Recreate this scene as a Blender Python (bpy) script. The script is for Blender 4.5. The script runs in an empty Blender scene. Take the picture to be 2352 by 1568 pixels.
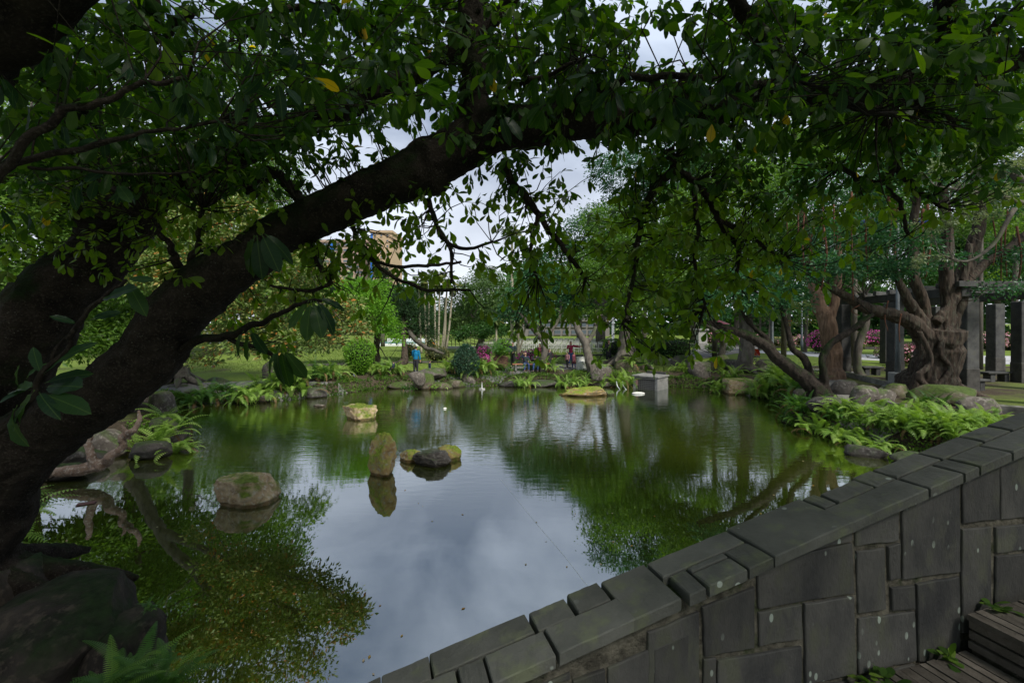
import bpy, bmesh, math, random
import numpy as np
from mathutils import Vector, Matrix, noise as mnoise

random.seed(11)
rng = np.random.default_rng(11)
SC = bpy.context.scene
COL = SC.collection
R = math.radians

# ------------------------------------------------------------------ camera, light, exposure
CH = 3.8            # eye height over the pond surface, metres
FPX = 1045.0        # focal length in units of a 2352 px wide frame
HZ = 740.0          # horizon row in that frame
cam_d = bpy.data.cameras.new('camera')
cam_d.sensor_width = 36.0
cam_d.lens = 36.0 * FPX / 2352.0
cam_d.shift_y = -(784.0 - HZ) / 2352.0
cam_d.clip_start = 0.05
cam_d.clip_end = 3000.0
cam = bpy.data.objects.new('camera', cam_d)
COL.objects.link(cam)
cam.location = (0, 0, CH)
cam.rotation_euler = (R(90), 0, 0)
SC.camera = cam

SUN_EL, SUN_AZ = 50.0, 142.0      # azimuth clockwise from +Y
SUN_STRENGTH = 4.3
SKY_STRENGTH = 0.1
EXPOSURE = 0.28
vs = SC.view_settings
vs.view_transform = 'Standard'
vs.look = 'None'
vs.exposure = EXPOSURE
vs.gamma = 1.0
vs.use_curve_mapping = False

world = bpy.data.worlds.new('World')
SC.world = world
world.use_nodes = True
nt = world.node_tree
nt.nodes.clear()
wo = nt.nodes.new('ShaderNodeOutputWorld')
bg = nt.nodes.new('ShaderNodeBackground')
sky = nt.nodes.new('ShaderNodeTexSky')
sky.sky_type = 'NISHITA'
sky.sun_disc = False
sky.sun_elevation = R(SUN_EL)
sky.sun_rotation = R(SUN_AZ)
sky.air_density = 1.0
sky.dust_density = 2.0
tc = nt.nodes.new('ShaderNodeTexCoord')
mp = nt.nodes.new('ShaderNodeMapping')
mp.inputs['Scale'].default_value = (1.0, 1.0, 1.9)
mp.inputs['Location'].default_value = (0.35, 0.2, 0.1)
cn = nt.nodes.new('ShaderNodeTexNoise')
cn.inputs['Scale'].default_value = 2.4
cn.inputs['Detail'].default_value = 6.0
cn.inputs['Roughness'].default_value = 0.5
cn.inputs['Distortion'].default_value = 0.3
cr = nt.nodes.new('ShaderNodeValToRGB')      # cloud layer, in the sky texture's own units
cr.color_ramp.elements[0].position = 0.41
cr.color_ramp.elements[0].color = (2.3, 2.95, 4.2, 1)
cr.color_ramp.elements[1].position = 0.62
cr.color_ramp.elements[1].color = (6.6, 7.5, 9.0, 1)
# thin bright veil low over the horizon
sx = nt.nodes.new('ShaderNodeSeparateXYZ')
mr = nt.nodes.new('ShaderNodeMapRange')
mr.inputs['From Min'].default_value = 0.02
mr.inputs['From Max'].default_value = 0.46
mr.inputs['To Min'].default_value = 0.95
mr.inputs['To Max'].default_value = 0.0
mh = nt.nodes.new('ShaderNodeMixRGB')
mh.inputs['Color2'].default_value = (9.0, 9.4, 10.2, 1)
mx = nt.nodes.new('ShaderNodeMixRGB')
mx.inputs['Fac'].default_value = 0.93
L = nt.links.new
L(tc.outputs['Generated'], mp.inputs['Vector'])
L(mp.outputs['Vector'], cn.inputs['Vector'])
L(cn.outputs['Fac'], cr.inputs['Fac'])
L(tc.outputs['Generated'], sx.inputs[0])
L(sx.outputs['Z'], mr.inputs['Value'])
L(mr.outputs['Result'], mh.inputs['Fac'])
L(cr.outputs['Color'], mh.inputs['Color1'])
L(sky.outputs['Color'], mx.inputs['Color1'])
L(mh.outputs['Color'], mx.inputs['Color2'])
L(mx.outputs['Color'], bg.inputs['Color'])
bg.inputs['Strength'].default_value = SKY_STRENGTH
L(bg.outputs['Background'], wo.inputs['Surface'])

sun_d = bpy.data.lights.new('sun', 'SUN')
sun_d.energy = SUN_STRENGTH
sun_d.angle = R(14)
sun_d.color = (1.0, 0.96, 0.88)
sun = bpy.data.objects.new('sun', sun_d)
COL.objects.link(sun)
_a, _e = R(SUN_AZ), R(SUN_EL)
_dir = Vector((math.sin(_a) * math.cos(_e), math.cos(_a) * math.cos(_e), math.sin(_e)))
sun.rotation_euler = _dir.to_track_quat('Z', 'Y').to_euler()
SC.cycles.max_bounces = 7
SC.cycles.diffuse_bounces = 4
SC.cycles.glossy_bounces = 3
SC.cycles.transmission_bounces = 4
SC.cycles.use_denoising = True

# ------------------------------------------------------------------ helpers
def Wp(u, v, d):
    """a point at depth d seen at photo position (u, v) of a 2352x1568 frame"""
    return np.array([(u - 1176.0) / FPX * d, d, CH - (v - HZ) / FPX * d])

def px(r, d):
    return r / FPX * d

def Gp(u, v, z=0.0):
    d = (CH - z) * FPX / (v - HZ)
    return np.array([(u - 1176.0) / FPX * d, d, z])

def norm(a):
    a = np.asarray(a, float)
    return a / np.maximum(np.linalg.norm(a, axis=-1, keepdims=True), 1e-9)

def tag(o, label=None, cat=None, group=None, kind=None):
    if label: o['label'] = label
    if cat: o['category'] = cat
    if group: o['group'] = group
    if kind: o['kind'] = kind
    return o

def empty(name, loc, label=None, cat=None, group=None, rz=0.0):
    o = bpy.data.objects.new(name, None)
    COL.objects.link(o)
    o.empty_display_size = 0.2
    o.location = [float(c) for c in loc]
    o.rotation_euler = (0, 0, rz)
    return tag(o, label, cat, group)

def put(name, me, parent=None, loc=None, rot=None, scale=None, keep_world=False):
    o = bpy.data.objects.new(name, me)
    COL.objects.link(o)
    if parent is not None:
        o.parent = parent
        if keep_world:     # geometry is in world coordinates; parent is an unrotated empty
            o.location = -parent.location
    if loc is not None: o.location = [float(c) for c in loc]
    if rot is not None: o.rotation_euler = rot
    if scale is not None: o.scale = scale if hasattr(scale, '__len__') else (scale,) * 3
    return o

def mesh_np(name, V, F, mat=None, smooth=False, uv=None, rnd=None):
    V = np.asarray(V, np.float32)
    F = np.asarray(F, np.int32)
    me = bpy.data.meshes.new(name)
    n, k = F.shape
    me.vertices.add(len(V)); me.vertices.foreach_set('co', V.ravel())
    me.loops.add(n * k); me.loops.foreach_set('vertex_index', F.ravel())
    me.polygons.add(n)
    me.polygons.foreach_set('loop_start', np.arange(0, n * k, k, dtype=np.int32))
    try: me.polygons.foreach_set('loop_total', np.full(n, k, np.int32))
    except Exception: pass
    if smooth: me.polygons.foreach_set('use_smooth', np.ones(n, bool))
    me.update(calc_edges=True)
    if uv is not None:
        l = me.uv_layers.new(name='UVMap')
        l.data.foreach_set('uv', np.asarray(uv, np.float32)[F.ravel()].ravel())
    if rnd is not None:
        a = me.attributes.new('rnd', 'FLOAT', 'POINT')
        a.data.foreach_set('value', np.asarray(rnd, np.float32))
    if mat: me.materials.append(mat)
    return me

def mesh_py(name, V, F, mat=None, smooth=False):
    me = bpy.data.meshes.new(name)
    me.from_pydata([tuple(map(float, v)) for v in V], [], [tuple(int(i) for i in f) for f in F])
    if smooth:
        for p in me.polygons: p.use_smooth = True
    if mat: me.materials.append(mat)
    me.update()
    return me

class MB:
    """collects simple shapes into one mesh"""
    def __init__(s): s.V, s.F = [], []
    def add(s, V, F):
        b = len(s.V)
        s.V += [tuple(map(float, v)) for v in V]
        s.F += [tuple(int(i) + b for i in f) for f in F]
        return s
    def box(s, c, size, rz=0.0, bev=0.0, M=None):
        hx, hy, hz = [x / 2 for x in size]
        V = []
        if bev <= 0:
            V = [(-hx,-hy,-hz),(hx,-hy,-hz),(hx,hy,-hz),(-hx,hy,-hz),(-hx,-hy,hz),(hx,-hy,hz),(hx,hy,hz),(-hx,hy,hz)]
            F = [(0,3,2,1),(4,5,6,7),(0,1,5,4),(1,2,6,5),(2,3,7,6),(3,0,4,7)]
        else:
            b = min(bev, hx*.9, hy*.9, hz*.9)
            lv = [(-hz, b), (-hz+b, 0), (hz-b, 0), (hz, b)]
            F = []
            for z, i in lv:
                x, y = hx - i, hy - i
                e = b if i == 0 else 0
                V += [(-x+ (b if i==0 else 0),-y,z),(x-(b if i==0 else 0),-y,z),(x,-y+(b if i==0 else 0),z),(x,y-(b if i==0 else 0),z),(x-(b if i==0 else 0),y,z),(-x+(b if i==0 else 0),y,z),(-x,y-(b if i==0 else 0),z),(-x,-y+(b if i==0 else 0),z)]
            for l in range(3):
                for j in range(8):
                    k = (j+1) % 8
                    F.append((l*8+j, l*8+k, l*8+8+k, l*8+8+j))
            F.append(tuple(range(7,-1,-1))); F.append(tuple(range(24,32)))
        c_, s_ = math.cos(rz), math.sin(rz)
        V2 = []
        for x, y, z in V:
            if M is not None:
                p = M @ Vector((x, y, z)); V2.append((p.x + c[0], p.y + c[1], p.z + c[2]))
            else:
                V2.append((c[0] + x*c_ - y*s_, c[1] + x*s_ + y*c_, c[2] + z))
        return s.add(V2, F)
    def tube(s, pts, rad, n=8, cap=True):
        V, F = tube(pts, rad, n, cap)
        return s.add(V, F)
    def ell(s, c, r, nu=12, nv=8, M=None):
        V, F = ellipsoid(c, r, nu, nv, M)
        return s.add(V, F)
    def mesh(s, name, mat=None, smooth=False): return mesh_py(name, s.V, s.F, mat, smooth)
    def build(s, name, mat=None, parent=None, smooth=False, keep_world=False):
        return put(name, s.mesh(name, mat, smooth), parent, keep_world=keep_world)

def spline(P, m):
    """Catmull-Rom through the rows of P (any width), m samples per span"""
    P = np.asarray(P, float)
    if len(P) < 3:
        t = np.linspace(0, 1, m + 1)[:, None]
        return P[0] * (1 - t) + P[1] * t
    Q = np.vstack([2*P[0]-P[1], P, 2*P[-1]-P[-2]])
    out = []
    for i in range(1, len(Q) - 2):
        t = np.linspace(0, 1, m, endpoint=False)[:, None]
        a, b, c, d = Q[i-1], Q[i], Q[i+1], Q[i+2]
        out.append(.5*((2*b)+(-a+c)*t+(2*a-5*b+4*c-d)*t*t+(-a+3*b-3*c+d)*t**3))
    out.append(P[-1][None])
    return np.vstack(out)

def tube(pts, rad, n=8, cap=True):
    P = np.asarray(pts, float)
    m = len(P)
    rad = np.full(m, rad, float) if np.isscalar(rad) else np.asarray(rad, float)
    T = np.gradient(P, axis=0); T = norm(T)
    ref = np.array([0, 0, 1.0]) if abs(T[0][2]) < .9 else np.array([1.0, 0, 0])
    X = norm(np.cross(T[0], ref)); V = []
    ang = np.linspace(0, 2*math.pi, n, endpoint=False)
    for i in range(m):
        X = norm(X - np.dot(X, T[i]) * T[i]); Y = np.cross(T[i], X)
        V.append(P[i] + rad[i] * (np.cos(ang)[:, None] * X + np.sin(ang)[:, None] * Y))
    V = np.vstack(V)
    F = [(i*n+j, i*n+(j+1) % n, (i+1)*n+(j+1) % n, (i+1)*n+j) for i in range(m-1) for j in range(n)]
    if cap:
        F.append(tuple(range(n-1, -1, -1))); F.append(tuple(range((m-1)*n, m*n)))
    return V, F

def ellipsoid(c, r, nu=12, nv=8, M=None):
    c = np.asarray(c, float); r = np.full(3, r, float) if np.isscalar(r) else np.asarray(r, float)
    V = [(0, 0, -1)]
    for i in range(1, nv):
        a = -math.pi/2 + math.pi*i/nv
        for j in range(nu):
            b = 2*math.pi*j/nu
            V.append((math.cos(a)*math.cos(b), math.cos(a)*math.sin(b), math.sin(a)))
    V.append((0, 0, 1))
    F = [(0, 1+(j+1) % nu, 1+j) for j in range(nu)]
    for i in range(nv-2):
        for j in range(nu):
            k = (j+1) % nu
            F.append((1+i*nu+j, 1+i*nu+k, 1+(i+1)*nu+k, 1+(i+1)*nu+j))
    t = len(V)-1; b0 = 1+(nv-2)*nu
    F += [(t, b0+j, b0+(j+1) % nu) for j in range(nu)]
    V = np.array(V) * r
    if M is not None: V = V @ np.array(M).T
    return V + c, F

def blend(parts, voxel, mat, name, smooth=3, extra=None, disp=None, zs=1.0):
    """unite closed shapes into one continuous skin"""
    mb = MB()
    for V, F in parts: mb.add(V, F)
    me = mb.mesh(name + '_raw')
    o = bpy.data.objects.new(name + '_tmp', me); COL.objects.link(o)
    m = o.modifiers.new('r', 'REMESH'); m.mode = 'VOXEL'; m.voxel_size = voxel; m.use_smooth_shade = True
    if smooth:
        s = o.modifiers.new('s', 'SMOOTH'); s.iterations = smooth; s.factor = 0.5
    dg = bpy.context.evaluated_depsgraph_get()
    me2 = bpy.data.meshes.new_from_object(o.evaluated_get(dg), depsgraph=dg)
    bpy.data.objects.remove(o); bpy.data.meshes.remove(me)
    me2.name = name
    n = len(me2.vertices)
    if disp:
        amp, sc_ = disp
        co = np.empty(n*3, np.float32); me2.vertices.foreach_get('co', co); co = co.reshape(-1, 3)
        no = np.empty(n*3, np.float32); me2.vertices.foreach_get('normal', no); no = no.reshape(-1, 3)
        d = np.array([mnoise.fractal(Vector((float(p[0]), float(p[1]), float(p[2])*zs)) * sc_, 1.0, 2.0, 3) for p in co], np.float32)
        co = co + no * (d * amp)[:, None]
        me2.vertices.foreach_set('co', co.ravel())
    if extra:
        bm = bmesh.new(); bm.from_mesh(me2)
        for V, F in extra:
            vs_ = [bm.verts.new(tuple(map(float, v))) for v in V]
            for f in F:
                try: bm.faces.new([vs_[i] for i in f])
                except ValueError: pass
        bm.to_mesh(me2); bm.free()
    me2.materials.clear()
    if mat: me2.materials.append(mat)
    me2.polygons.foreach_set('use_smooth', np.ones(len(me2.polygons), bool))
    me2.update()
    return me2

# ------------------------------------------------------------------ materials
def new_mat(name):
    m = bpy.data.materials.new(name); m.use_nodes = True
    t = m.node_tree; t.nodes.clear()
    out = t.nodes.new('ShaderNodeOutputMaterial')
    return m, t, out

def N(t, typ, **kw):
    n = t.nodes.new(typ)
    for k, v in kw.items():
        if k.startswith('_'): setattr(n, k[1:], v)
        else: n.inputs[k.replace('__', ' ')].default_value = v
    return n

def ramp(t, stops, fac=None):
    r = t.nodes.new('ShaderNodeValToRGB')
    e = r.color_ramp.elements
    while len(e) > 1: e.remove(e[-1])
    e[0].position = stops[0][0]; e[0].color = (*stops[0][1], 1)
    for p, c in stops[1:]:
        k = e.new(p); k.color = (*c, 1)
    if fac is not None: t.links.new(fac, r.inputs['Fac'])
    return r

def rough_mat(name, c1, c2, scale=4.0, rough=0.9, bump=0.3, bscale=None, c3=None, s3=20.0, coord='Object', stretch=None, moss=None, spec=0.3, spots=None, detail=8, wet=False):
    """two-tone noise surface, optional third speckle colour, moss on upward faces, lichen spots"""
    m, t, out = new_mat(name); Lk = t.links.new
    tcn = N(t, 'ShaderNodeTexCoord'); src = tcn.outputs[coord]
    oi = N(t, 'ShaderNodeObjectInfo')
    if stretch:
        mpn = N(t, 'ShaderNodeMapping'); mpn.inputs['Scale'].default_value = stretch
        Lk(src, mpn.inputs['Vector']); src = mpn.outputs['Vector']
    add = N(t, 'ShaderNodeVectorMath', _operation='ADD')
    Lk(src, add.inputs[0])
    mul = N(t, 'ShaderNodeMath', _operation='MULTIPLY'); Lk(oi.outputs['Random'], mul.inputs[0]); mul.inputs[1].default_value = 37.0
    Lk(mul.outputs[0], add.inputs[1]); src = add.outputs[0]
    n1 = N(t, 'ShaderNodeTexNoise', Scale=scale, Detail=detail, Roughness=0.62); Lk(src, n1.inputs['Vector'])
    r1 = ramp(t, [(0.32, c1), (0.68, c2)], n1.outputs['Fac']); col = r1.outputs['Color']
    if c3:
        n3 = N(t, 'ShaderNodeTexNoise', Scale=s3, Detail=4.0, Roughness=0.6); Lk(src, n3.inputs['Vector'])
        r3 = ramp(t, [(0.52, (0, 0, 0)), (0.66, (1, 1, 1))], n3.outputs['Fac'])
        mxx = N(t, 'ShaderNodeMixRGB'); Lk(r3.outputs['Color'], mxx.inputs['Fac']); Lk(col, mxx.inputs['Color1']); mxx.inputs['Color2'].default_value = (*c3, 1); col = mxx.outputs['Color']
    if spots:
        sc_, col_s, th = spots
        vo = N(t, 'ShaderNodeTexVoronoi', Scale=sc_); Lk(src, vo.inputs['Vector'])
        nz = N(t, 'ShaderNodeTexNoise', Scale=sc_*.35, Detail=1.0); Lk(src, nz.inputs['Vector'])
        vr = ramp(t, [(th, (1, 1, 1)), (th+.03, (0, 0, 0))], vo.outputs['Distance'])
        nr = ramp(t, [(0.50, (0, 0, 0)), (0.60, (.85, .85, .85))], nz.outputs['Fac'])
        mu = N(t, 'ShaderNodeMixRGB', _blend_type='MULTIPLY'); mu.inputs['Fac'].default_value = 1; Lk(vr.outputs['Color'], mu.inputs['Color1']); Lk(nr.outputs['Color'], mu.inputs['Color2'])
        ms = N(t, 'ShaderNodeMixRGB'); Lk(mu.outputs['Color'], ms.inputs['Fac']); Lk(col, ms.inputs['Color1']); ms.inputs['Color2'].default_value = (*col_s, 1); col = ms.outputs['Color']
    if moss:
        mc, amt, msc = moss
        ge = N(t, 'ShaderNodeNewGeometry'); sp = N(t, 'ShaderNodeSeparateXYZ'); Lk(ge.outputs['Normal'], sp.inputs[0])
        nm = N(t, 'ShaderNodeTexNoise', Scale=msc, Detail=6.0, Roughness=0.6); Lk(src, nm.inputs['Vector'])
        ad = N(t, 'ShaderNodeMath', _operation='MULTIPLY_ADD'); Lk(sp.outputs['Z'], ad.inputs[0]); ad.inputs[1].default_value = 0.16; Lk(nm.outputs['Fac'], ad.inputs[2])
        rm = ramp(t, [(0.62-amt*.4, (0, 0, 0)), (0.78-amt*.4, (1, 1, 1))], ad.outputs[0])
        n5 = N(t, 'ShaderNodeTexNoise', Scale=msc*9, Detail=3.0); Lk(src, n5.inputs['Vector'])
        r5 = ramp(t, [(0.3, tuple(x*.55 for x in mc)), (0.7, tuple(x*1.3 for x in mc))], n5.outputs['Fac'])
        mm = N(t, 'ShaderNodeMixRGB'); Lk(rm.outputs['Color'], mm.inputs['Fac']); Lk(col, mm.inputs['Color1']); Lk(r5.outputs['Color'], mm.inputs['Color2']); col = mm.outputs['Color']
    hs = N(t, 'ShaderNodeHueSaturation')
    mv = N(t, 'ShaderNodeMapRange'); Lk(oi.outputs['Random'], mv.inputs['Value']); mv.inputs['To Min'].default_value = 0.78; mv.inputs['To Max'].default_value = 1.2
    Lk(mv.outputs['Result'], hs.inputs['Value']); Lk(col, hs.inputs['Color'])
    b = N(t, 'ShaderNodeBsdfPrincipled', Roughness=rough); b.inputs['Specular IOR Level'].default_value = spec
    if wet:      # soaked, algae-dark stone just above the water line
        gw = N(t, 'ShaderNodeNewGeometry'); sw = N(t, 'ShaderNodeSeparateXYZ'); Lk(gw.outputs['Position'], sw.inputs[0])
        nw = N(t, 'ShaderNodeMath', _operation='MULTIPLY_ADD'); Lk(n1.outputs['Fac'], nw.inputs[0]); nw.inputs[1].default_value = -.12; Lk(sw.outputs['Z'], nw.inputs[2])
        rw_ = ramp(t, [(0.0, (.30, .27, .2)), (0.035, (1, 1, 1))], nw.outputs[0])
        mw = N(t, 'ShaderNodeMixRGB', _blend_type='MULTIPLY'); mw.inputs['Fac'].default_value = 1; Lk(hs.outputs['Color'], mw.inputs['Color1']); Lk(rw_.outputs['Color'], mw.inputs['Color2']); hs = mw
    Lk(hs.outputs['Color'], b.inputs['Base Color'])
    nb = N(t, 'ShaderNodeTexNoise', Scale=(bscale or scale*4), Detail=8.0, Roughness=0.65); Lk(src, nb.inputs['Vector'])
    bp = N(t, 'ShaderNodeBump', Strength=bump, Distance=0.03); Lk(nb.outputs['Fac'], bp.inputs['Height']); Lk(bp.outputs['Normal'], b.inputs['Normal'])
    Lk(b.outputs['BSDF'], out.inputs['Surface'])
    return m

def plain(name, c, rough=0.7, metal=0.0, var=0.12, spec=0.4):
    m, t, out = new_mat(name); Lk = t.links.new
    tcn = N(t, 'ShaderNodeTexCoord')
    n1 = N(t, 'ShaderNodeTexNoise', Scale=9.0, Detail=4.0); Lk(tcn.outputs['Object'], n1.inputs['Vector'])
    r1 = ramp(t, [(0.3, tuple(x*(1-var) for x in c)), (0.7, tuple(min(1, x*(1+var)) for x in c))], n1.outputs['Fac'])
    b = N(t, 'ShaderNodeBsdfPrincipled', Roughness=rough, Metallic=metal); b.inputs['Specular IOR Level'].default_value = spec
    Lk(r1.outputs['Color'], b.inputs['Base Color']); Lk(b.outputs['BSDF'], out.inputs['Surface'])
    return m

def leaf_mat(name, stops, trans, tfac=0.45, rough=0.42, vein=False, objrnd=False, spec=0.22):
    """stops: colour stops over the per-leaf random value; trans multiplies them for light coming through"""
    m, t, out = new_mat(name); Lk = t.links.new
    if objrnd:
        oi = N(t, 'ShaderNodeObjectInfo'); fac = oi.outputs['Random']
    else:
        at = N(t, 'ShaderNodeAttribute', _attribute_name='rnd'); fac = at.outputs['Fac']
    r1 = ramp(t, stops, fac); col = r1.outputs['Color']
    if vein:
        uvn = N(t, 'ShaderNodeUVMap'); sp = N(t, 'ShaderNodeSeparateXYZ'); Lk(uvn.outputs['UV'], sp.inputs[0])
        sb = N(t, 'ShaderNodeMath', _operation='SUBTRACT'); Lk(sp.outputs['X'], sb.inputs[0]); sb.inputs[1].default_value = 0.5
        ab = N(t, 'ShaderNodeMath', _operation='ABSOLUTE'); Lk(sb.outputs[0], ab.inputs[0])
        rv = ramp(t, [(0.004, (.8, .8, .8)), (0.016, (0, 0, 0))], ab.outputs[0])
        # side veins
        m1 = N(t, 'ShaderNodeMath', _operation='MULTIPLY_ADD'); Lk(ab.outputs[0], m1.inputs[0]); m1.inputs[1].default_value = -0.55; Lk(sp.outputs['Y'], m1.inputs[2])
        m2 = N(t, 'ShaderNodeMath', _operation='MULTIPLY'); Lk(m1.outputs[0], m2.inputs[0]); m2.inputs[1].default_value = 9.0
        m3 = N(t, 'ShaderNodeMath', _operation='FRACT'); Lk(m2.outputs[0], m3.inputs[0])
        rs = ramp(t, [(0.0, (.15, .15, .15)), (0.12, (0, 0, 0)), (0.9, (0, 0, 0)), (1.0, (.15, .15, .15))], m3.outputs[0])
        mxv = N(t, 'ShaderNodeMixRGB', _blend_type='ADD'); mxv.inputs['Fac'].default_value = 1; Lk(rv.outputs['Color'], mxv.inputs['Color1']); Lk(rs.outputs['Color'], mxv.inputs['Color2'])
        mm = N(t, 'ShaderNodeMixRGB'); Lk(mxv.outputs['Color'], mm.inputs['Fac']); Lk(col, mm.inputs['Color1']); mm.inputs['Color2'].default_value = (0.06, 0.10, 0.03, 1); col = mm.outputs['Color']
    b = N(t, 'ShaderNodeBsdfPrincipled', Roughness=rough); b.inputs['Specular IOR Level'].default_value = spec
    Lk(col, b.inputs['Base Color'])
    tr = N(t, 'ShaderNodeBsdfTranslucent')
    mt = N(t, 'ShaderNodeMixRGB', _blend_type='MULTIPLY'); mt.inputs['Fac'].default_value = 1; Lk(col, mt.inputs['Color1']); mt.inputs['Color2'].default_value = (*trans, 1)
    Lk(mt.outputs['Color'], tr.inputs['Color'])
    ms = N(t, 'ShaderNodeMixShader'); ms.inputs['Fac'].default_value = tfac
    Lk(b.outputs['BSDF'], ms.inputs[1]); Lk(tr.outputs['BSDF'], ms.inputs[2])
    Lk(ms.outputs['Shader'], out.inputs['Surface'])
    return m

M = {}
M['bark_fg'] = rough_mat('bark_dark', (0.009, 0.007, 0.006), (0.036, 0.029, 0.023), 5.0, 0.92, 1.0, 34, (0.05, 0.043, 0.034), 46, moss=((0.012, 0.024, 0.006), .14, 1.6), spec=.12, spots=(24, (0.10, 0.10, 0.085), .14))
M['bark_grey'] = rough_mat('bark_grey', (0.06, 0.052, 0.042), (0.16, 0.14, 0.115), 6.0, 0.9, 0.8, 30, stretch=(1, 1, .3), moss=((0.05, 0.08, 0.02), .05, 1.5))
M['bark_red'] = rough_mat('bark_reddish', (0.010, 0.008, 0.006), (0.075, 0.052, 0.037), 9.0, 0.9, 1.0, 22, (0.075, 0.07, 0.05), 14, stretch=(1, 1, .14))
M['bark_tan'] = rough_mat('bark_tan', (0.07, 0.042, 0.026), (0.22, 0.14, 0.09), 9.0, 0.9, 0.8, 25, stretch=(1, 1, .18))
M['root'] = rough_mat('aerial_root', (0.06, 0.028, 0.016), (0.17, 0.07, 0.04), 8.0, 0.9, 0.5)
M['palm_stem'] = rough_mat('palm_stem', (0.20, 0.18, 0.13), (0.36, 0.32, 0.24), 5.0, 0.85, 0.4, stretch=(1, 1, 3))
M['drift'] = rough_mat('driftwood', (0.12, 0.07, 0.045), (0.33, 0.235, 0.175), 5.0, 0.8, 1.0, 22, (0.40, 0.34, 0.28), 16, stretch=(1, 1, 1))
M['stone_cope'] = rough_mat('coping_slate', (0.068, 0.070, 0.062), (0.125, 0.125, 0.112), 3.2, 0.72, 0.35, 30, (0.12, 0.13, 0.085), 7, spots=(9, (0.36, 0.40, 0.36), .13))
M['stone_wall'] = rough_mat('wall_slate', (0.038, 0.038, 0.039), (0.105, 0.101, 0.092), 3.0, 0.8, 0.4, 34, (0.085, 0.087, 0.066), 5, stretch=(1.3, 1.3, .75), spots=(11, (0.34, 0.39, 0.34), .15))
M['mortar'] = rough_mat('old_mortar', (0.05, 0.045, 0.035), (0.22, 0.20, 0.155), 16, 0.95, 1.0, 60, moss=((0.04, 0.06, 0.015), .2, 6))
M['plank'] = rough_mat('weathered_step', (0.05, 0.042, 0.034), (0.155, 0.135, 0.115), 5.0, 0.85, 0.6, 26)
M['rock_grey'] = rough_mat('rock_grey', (0.035, 0.03, 0.025), (0.14, 0.12, 0.10), 2.2, 0.85, 0.9, 9, (0.19, 0.17, 0.145), 9, moss=((0.06, 0.10, 0.018), .1, 1.4), wet=True)
M['rock_dark'] = rough_mat('rock_dark', (0.018, 0.016, 0.014), (0.07, 0.062, 0.055), 2.2, 0.85, 0.9, 9, (0.10, 0.095, 0.085), 10, moss=((0.035, 0.055, 0.015), .15, 1.4), wet=True)
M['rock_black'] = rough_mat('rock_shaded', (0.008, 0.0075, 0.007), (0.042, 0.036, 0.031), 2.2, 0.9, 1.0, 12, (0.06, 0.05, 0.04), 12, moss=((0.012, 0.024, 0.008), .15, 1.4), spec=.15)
M['rock_tan'] = rough_mat('rock_tan', (0.20, 0.13, 0.065), (0.56, 0.43, 0.26), 3.8, 0.8, 1.0, 12, (0.45, 0.39, 0.30), 12, moss=((0.11, 0.15, 0.014), .30, 1.8), wet=True)
M['rock_bank'] = rough_mat('rock_bank_mossy', (0.04, 0.03, 0.02), (0.13, 0.105, 0.075), 2.4, 0.85, 0.9, 9, (0.15, 0.14, 0.11), 10, moss=((0.055, 0.085, 0.014), .34, 1.5), wet=True)
M['rock_moss'] = rough_mat('rock_mossy', (0.19, 0.12, 0.045), (0.50, 0.36, 0.16), 3.6, 0.85, 0.9, 9, (0.30, 0.28, 0.22), 10, moss=((0.17, 0.22, 0.02), .27, 1.8), wet=True)
M['concrete'] = rough_mat('concrete', (0.20, 0.20, 0.19), (0.34, 0.33, 0.31), 3.0, 0.85, 0.3, 30, (0.15, 0.15, 0.13), 6)
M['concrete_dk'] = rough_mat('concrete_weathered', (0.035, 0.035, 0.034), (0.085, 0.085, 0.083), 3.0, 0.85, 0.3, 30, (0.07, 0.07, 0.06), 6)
M['cage'] = plain('wire_cage', (0.20, 0.19, 0.18), 0.6)
M['white'] = plain('white_paint', (0.72, 0.73, 0.72), 0.5)
M['offwhite'] = plain('white_weathered', (0.50, 0.50, 0.46), 0.6)
M['foam'] = plain('pale_foam', (0.75, 0.73, 0.66), 0.9)
M['red'] = plain('red_plastic', (0.55, 0.02, 0.015), 0.5)
M['orange'] = plain('orange_panel', (0.75, 0.18, 0.03), 0.6)
M['blue'] = plain('blue_panel', (0.02, 0.13, 0.45), 0.5)
M['lampblue'] = plain('blue_lamp_hood', (0.01, 0.025, 0.22), 0.4)
M['black'] = plain('black_cloth', (0.012, 0.013, 0.017), 0.9)
M['steel'] = plain('grey_pole', (0.16, 0.18, 0.19), 0.55, 0.2)
M['iron'] = plain('dark_iron', (0.04, 0.04, 0.035), 0.7)

# ------------------------------------------------------------------ terrain and pond
pond = [(6.0, -7), (7.0, 4.5), (8.0, 5.6), (11.0, 8.0), (12.4, 10.8)]
pond += [tuple(Gp(u, v)[:2]) for u, v in [(2110,1046),(2040,1034),(1930,1010),(1850,988),(1790,966),(1815,942),(1760,916),(1700,905),(1640,894),(1545,888),(1450,884),(1250,884),(1100,886),(960,889),(860,893),(780,905),(650,920),(530,924),(430,928),(395,950),(430,985),(425,1012),(330,1036),(215,1060),(95,1082)]]
pond += [(-9.6, 8.4), (-5.4, 5.5), (-3.7, 4.0), (-3.1, 2.0), (-3.2, -7)]
pond = np.array(pond)

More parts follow.
